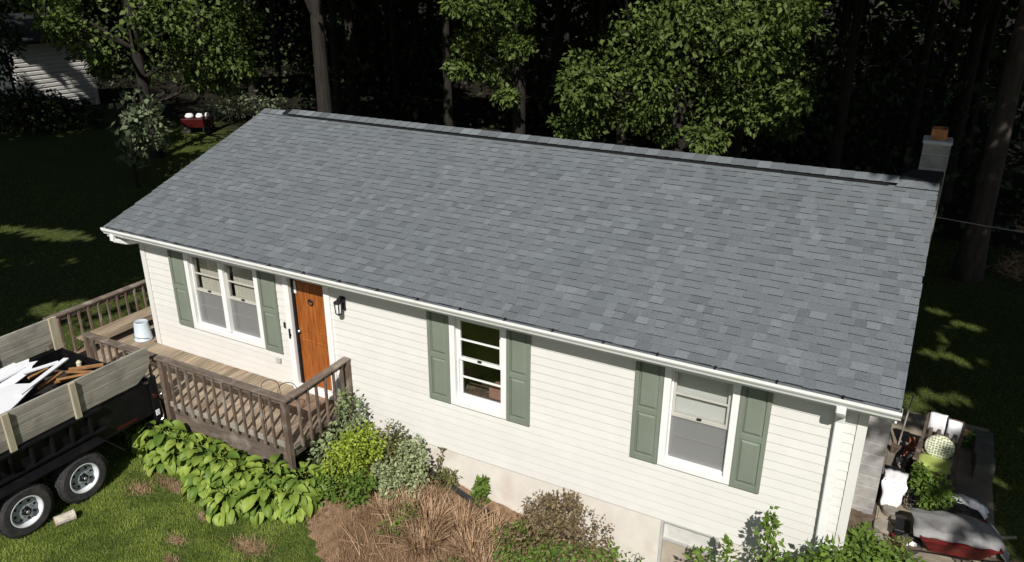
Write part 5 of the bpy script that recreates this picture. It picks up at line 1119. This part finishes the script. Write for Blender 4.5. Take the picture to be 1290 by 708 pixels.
lit_tree('sapling', 'sapling with big pale leaves left of the red garden cart', (-12.6, 9.1, -.45), T4, 60, .26, .18, LM['pale'], .05, 3)
lit_tree('sapling', 'pale bush of slender leaves on the far edge of the sunny lawn patch', (-20.3, 19.6, -.45), [(0, 0, .5, .6, .6, .5), (.8, .6, .6, .7, .6, .55), (1.6, 1.4, .7, .7, .6, .6), (2.4, 2.2, .6, .7, .6, .5)], 200, .24, .10, LM['pale'], .04, 1.0, cat='bush')
# shade trees beside the house whose crowns stand above the picture
def shade_tree(label, base, tr, h, crown, n, L, W, bark='bark'):
    t = thing('shade_tree', label, 'tree', base); b = MB(); pts = trunk_geo(b, base, tr, h); X, Y, Z, rx, ry, rz_ = crown
    cl = []
    for k in range(26):
        d = sphere_dirs(1)[0]; q = np.array([X, Y, Z])+d*np.array([rx, ry, rz_])*random.uniform(.35, .85); s_ = random.uniform(1.4, 2.2); cl.append((*q, s_, s_, s_*.8))
        p0 = pts[random.randint(4, 8)]; mid = (Vector(pts[8])+Vector(q))/2+Vector((0, 0, .4))
        tst = np.array([tuple(Vector(p0).lerp(mid, u_)) for u_ in np.linspace(0, 1, 8)]+[tuple(mid.lerp(Vector(q), u_)) for u_ in np.linspace(0, 1, 8)])
        if k % 2 == 0 and sun_keep(tst).all(): b.tube([p0, mid, q], [tr*.3, tr*.18, .02], 6)
    b.build('trunk', M[bark], t)
    P, D, N = clump_leaves(cl, n//26, L, W, .6, .3, .15); k = sun_keep(P) & (P[:, 2] > 7.0); leaf_obj('crown', P[k], D[k], N[k], L, W, LM['tree'], t)
shade_tree('big broadleaf tree left of the trailer shading the left lawn', (-8.5, -5.5, -.45), .3, 13, (-8.5, -5.5, 12, 6.5, 5.5, 4), 15000, .40, .28)
shade_tree('tall broadleaf tree on the far left lawn shading the yard edge', (-17, -4, -.45), .3, 13, (-17, -3.5, 12, 6.5, 6, 4), 14000, .40, .28)
shade_tree('leafy tree before the trailer shading the deck end', (-2.5, -10.5, -.45), .25, 14, (-3.0, -9.5, 12.5, 4.8, 5.5, 3.8), 12000, .40, .28)
shade_tree('tall tree on the left lawn behind the trailer', (-17, 4.2, -.45), .28, 13, (-15, 3.5, 12, 7, 5.5, 3.5), 14000, .40, .28)
shade_tree('big leafy tree right of the house dappling the chimney and patio', (19, -1.0, -1.4), .32, 13, (17.6, -.5, 12, 5.2, 7.0, 4.2), 16000, .36, .24)
shade_tree('tall leafy tree beyond the patio shading the right lawn', (20, 6.5, -1.4), .32, 14, (17.4, 5.5, 12.5, 6, 6, 4), 15000, .40, .28)
shade_tree('broad tree at the back of the left lawn beside the left house corner', (-6.5, 12.5, -.45), .3, 13, (-6.5, 11.0, 12, 6, 5.5, 4), 13000, .40, .28)
shade_tree('tall tree on the far side of the left lawn before the pale shed', (-24.5, 6.5, -.45), .3, 13, (-24, 6, 12, 6, 6, 4), 12000, .40, .28)
shade_tree('tall tree behind the chimney over the right back lawn', (16.5, 12.5, -1.4), .3, 14, (15.5, 12.0, 12.5, 6, 5.5, 4), 13000, .40, .28)
for lb, bx, by, cx, cy in (('tall dark tree behind the roof between the two sunlit trees', 2.4, 18.3, 2.0, 13.0), ('tall dark tree behind the roof right of the broad sunlit tree', 9.8, 18.6, 9.4, 13.2), ('tall dark tree behind the left end of the ridge', -5.2, 18.4, -5.0, 14.6), ('tall dark tree at the wood edge behind the spreading leafy tree', -13.5, 21.5, -11.5, 17.0), ('tall dark tree at the wood edge beyond the sunny lawn patch', -22.5, 24.5, -20.5, 20.5), ('unseen tree added for shade by the right lawn edge in front of the house corner', 21.5, -4.5, 19.2, -3.6), ('leafy tree beside the right lawn shading the patio edge', 24, 2.5, 21.5, 1.5), ('unseen tree added for shade right of the thick pale trunk', 22.5, 15.5, 20.5, 13.5), ('tall dark tree at the wood edge behind the chimney', 13.2, 22.5, 13.5, 17.5)):  # added to darken the wood and right lawn; crowns out of view
    shade_tree(lb, (bx, by, -.6), .2, 13, (cx, cy, 12, 4.6, 5.5, 4.2), 13000, .40, .28)
DB = [(0, 0, .9, 1.0, 1.0, .8), (-.9, -.6, .7, .8, .8, .6), (.9, .7, .8, .9, .9, .7), (1.7, 1.6, .6, .8, .8, .5)]
lit_tree('dark_bush', 'dark rounded bush in the shade below the pale shed', (-26.0, 13.6, -.45), DB, 420, .25, .16, LM['treedark'], .06, 1.2, cat='bush')
lit_tree('dark_bush', 'dark leafy bush at the left picture edge beside the shed', (-25.2, 12.7, -.45), [(0, .4, 1.2, 1.3, 1.3, 1.0), (-.4, -.5, 2.6, 1.1, 1.1, 1.1), (-.2, -.3, 4.0, 1.0, 1.0, 1.0), (-.6, -1.2, 1.4, 1.1, 1.1, 1.0), (-.5, -.9, 5.2, 1.1, 1.1, 1.0), (.3, .8, .8, 1.2, 1.2, .8)], 420, .25, .16, LM['treedark'], .1, 4, cat='bush')
# big pale trunk at the right edge
def crown_variant(k):
    r = np.random.default_rng(50+k); cl = []
    for i in range(22):
        d = r.normal(size=3); d /= np.linalg.norm(d); q = np.array([0, 0, 12.2])+d*np.array([4.2, 4.2, 3.4])*r.uniform(.3, .85); s_ = r.uniform(1.3, 2.1); cl.append((*q, s_, s_, s_*.8))
    P, D, N = clump_leaves(cl, 300, .5, .36, .6, .3, .15); k_ = P[:, 2] > 7.7; P, D, N = P[k_], D[k_], N[k_]; n = len(P)
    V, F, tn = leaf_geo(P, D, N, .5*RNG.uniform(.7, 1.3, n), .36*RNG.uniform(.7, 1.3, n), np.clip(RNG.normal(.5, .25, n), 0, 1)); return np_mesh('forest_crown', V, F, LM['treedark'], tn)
CRV = [crown_variant(k) for k in range(4)]
def trunk_variant(k):
    b = MB(); trunk_geo(b, (0.3*k, .2*k, 0), .16+.04*k, 13, n=10); return b.mesh('forest_trunk', M['bark'], Vector((.3*k, .2*k, 0)))
TRV = [trunk_variant(k) for k in range(4)]
def forest_tree(x, y, label, group='trees of the dark wood behind the house', tr=None):
    t = thing('forest_tree', label, 'tree', (x, y, g(x, y)), random.uniform(0, 6.28), group); k = random.randrange(4)
    s_ = random.uniform(.95, 1.15); place('trunk', tr or TRV[random.randrange(4)], t); c = place('crown', CRV[k], t); c.scale = (s_, s_, 1); return t
b_ = MB(); trunk_geo(b_, (0, 0, 0), .33, 15, n=16, seg=14); BIGT = b_.mesh('pale_trunk', M['barkpale'], smooth=True)
forest_tree(14.05, 16.2, 'thick pale flaking trunk rising at the right edge beyond the chimney', None, BIGT)
pts = []
def ok(x, y):
    if y > 62 or y < 3: return False
    if x > -9 and y < 17.5+max(0, (x-2))*.1: return False
    if x > 11.5 and y < 21: return False
    if -16 < x < -3 and y < 25: return False
    if -34 < x < -9 and y < 24 and not (y > 20 and x > -12): return False
    if x < -20 and y < 26 and x > -36: return False
    if x <= -36 and y < 8: return False
    a = math.degrees(math.atan2(-(x-CAM.x), y-CAM.y)); return -14 < a < 72
for gx in np.arange(-66, 34, 5.6):
    for gy in np.arange(3, 62, 5.6):
        x, y = gx+random.uniform(-1.8, 1.8), gy+random.uniform(-1.8, 1.8)
        if ok(x, y) and math.hypot(x-14, y-16.2) > 4: pts.append((x, y))
deep = [p for p in pts if p[1] > 40 or p[0] < -38]
for x, y in [p for p in pts if p not in deep]:
    forest_tree(x, y, 'tall dark trunk of the shaded wood behind the house')
def build_deep():
    b = MB(); Ps = []
    for x, y in deep:
        trunk_geo(b, (x, y, g(x, y)), random.uniform(.16, .3), 13, n=7, seg=3)
        d = sphere_dirs(420); Ps.append(np.array([x, y, 12.0])+d*np.array([4.2, 4.2, 4.0])*RNG.random((420, 1))**.4)
    o = b.build('deep_wood_trunks', M['bark']); tag(o, 'dim trunks deep in the dark wood', 'tree trunks', None, 'stuff')
    P = np.concatenate(Ps); n = len(P); N = RNG.normal(0, .5, (n, 3)); N[:, 2] += .7
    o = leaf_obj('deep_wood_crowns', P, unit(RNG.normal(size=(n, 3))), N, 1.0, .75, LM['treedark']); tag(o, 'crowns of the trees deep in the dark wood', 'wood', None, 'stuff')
build_deep()
def build_woods():
    # undergrowth and low boughs in the shade of the wood
    n = 62000; X = RNG.uniform(-58, 30, n); Y = RNG.uniform(19.5, 60, n); k = (smooth_noise(X+80, Y, .16, 21) > .45) & ~((X < -14) & (X > -36) & (Y < 21)); X, Y = X[k], Y[k]; n = len(X)
    Z = gv(X, Y)+RNG.random(n)**1.6*5.5; P = np.stack([X, Y, Z], 1); D = unit(RNG.normal(size=(n, 3))); N = RNG.normal(0, .5, (n, 3)); N[:, 2] += .7
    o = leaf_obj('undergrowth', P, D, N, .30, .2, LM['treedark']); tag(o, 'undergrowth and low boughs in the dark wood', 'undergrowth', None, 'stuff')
    # far wood closing the view
    n = 16000; a = np.radians(RNG.uniform(-16, 76, n)); R = RNG.uniform(72, 96, n); P = np.stack([CAM.x-R*np.sin(a), CAM.y+R*np.cos(a), RNG.uniform(-1.5, 15, n)], 1)
    D = unit(RNG.normal(size=(n, 3))); N = RNG.normal(0, .6, (n, 3)); N[:, 2] += .5
    o = leaf_obj('far_wood', P, D, N, 1.5, 1.1, LM['treedark']); tag(o, 'far dark wood beyond the trees', 'wood', None, 'stuff')
build_woods()
def build_rope():
    b = MB(); p0, p1 = Vector((12.4, 15.5, .55)), Vector((20, 14.6, .7)); b.tube([p0.lerp(p1, u)-Vector((0, 0, .5*u*(1-u))) for u in np.linspace(0, 1, 14)], .012, 6); o = b.build('rope_line', M['rope']); tag(o, 'thin pale rope line strung past the thick trunk on the right', 'rope')
    n = 900; a = RNG.uniform(0, 6.28, n); r = np.sqrt(RNG.random(n)); X, Y = 15.6+.9*r*np.cos(a), 17.2+.7*r*np.sin(a); P = np.stack([X, Y, -1.4+RNG.random(n)*.9*(1-r*.7)], 1); D = RNG.normal(size=(n, 3)); D[:, 2] *= .4
    o = leaf_obj('brush_pile', P, D, RNG.normal(size=(n, 3)), .28, .02, LM['straw']); tag(o, 'pile of dead brush right of the thick trunk', 'brush pile', None, 'stuff')
build_rope()
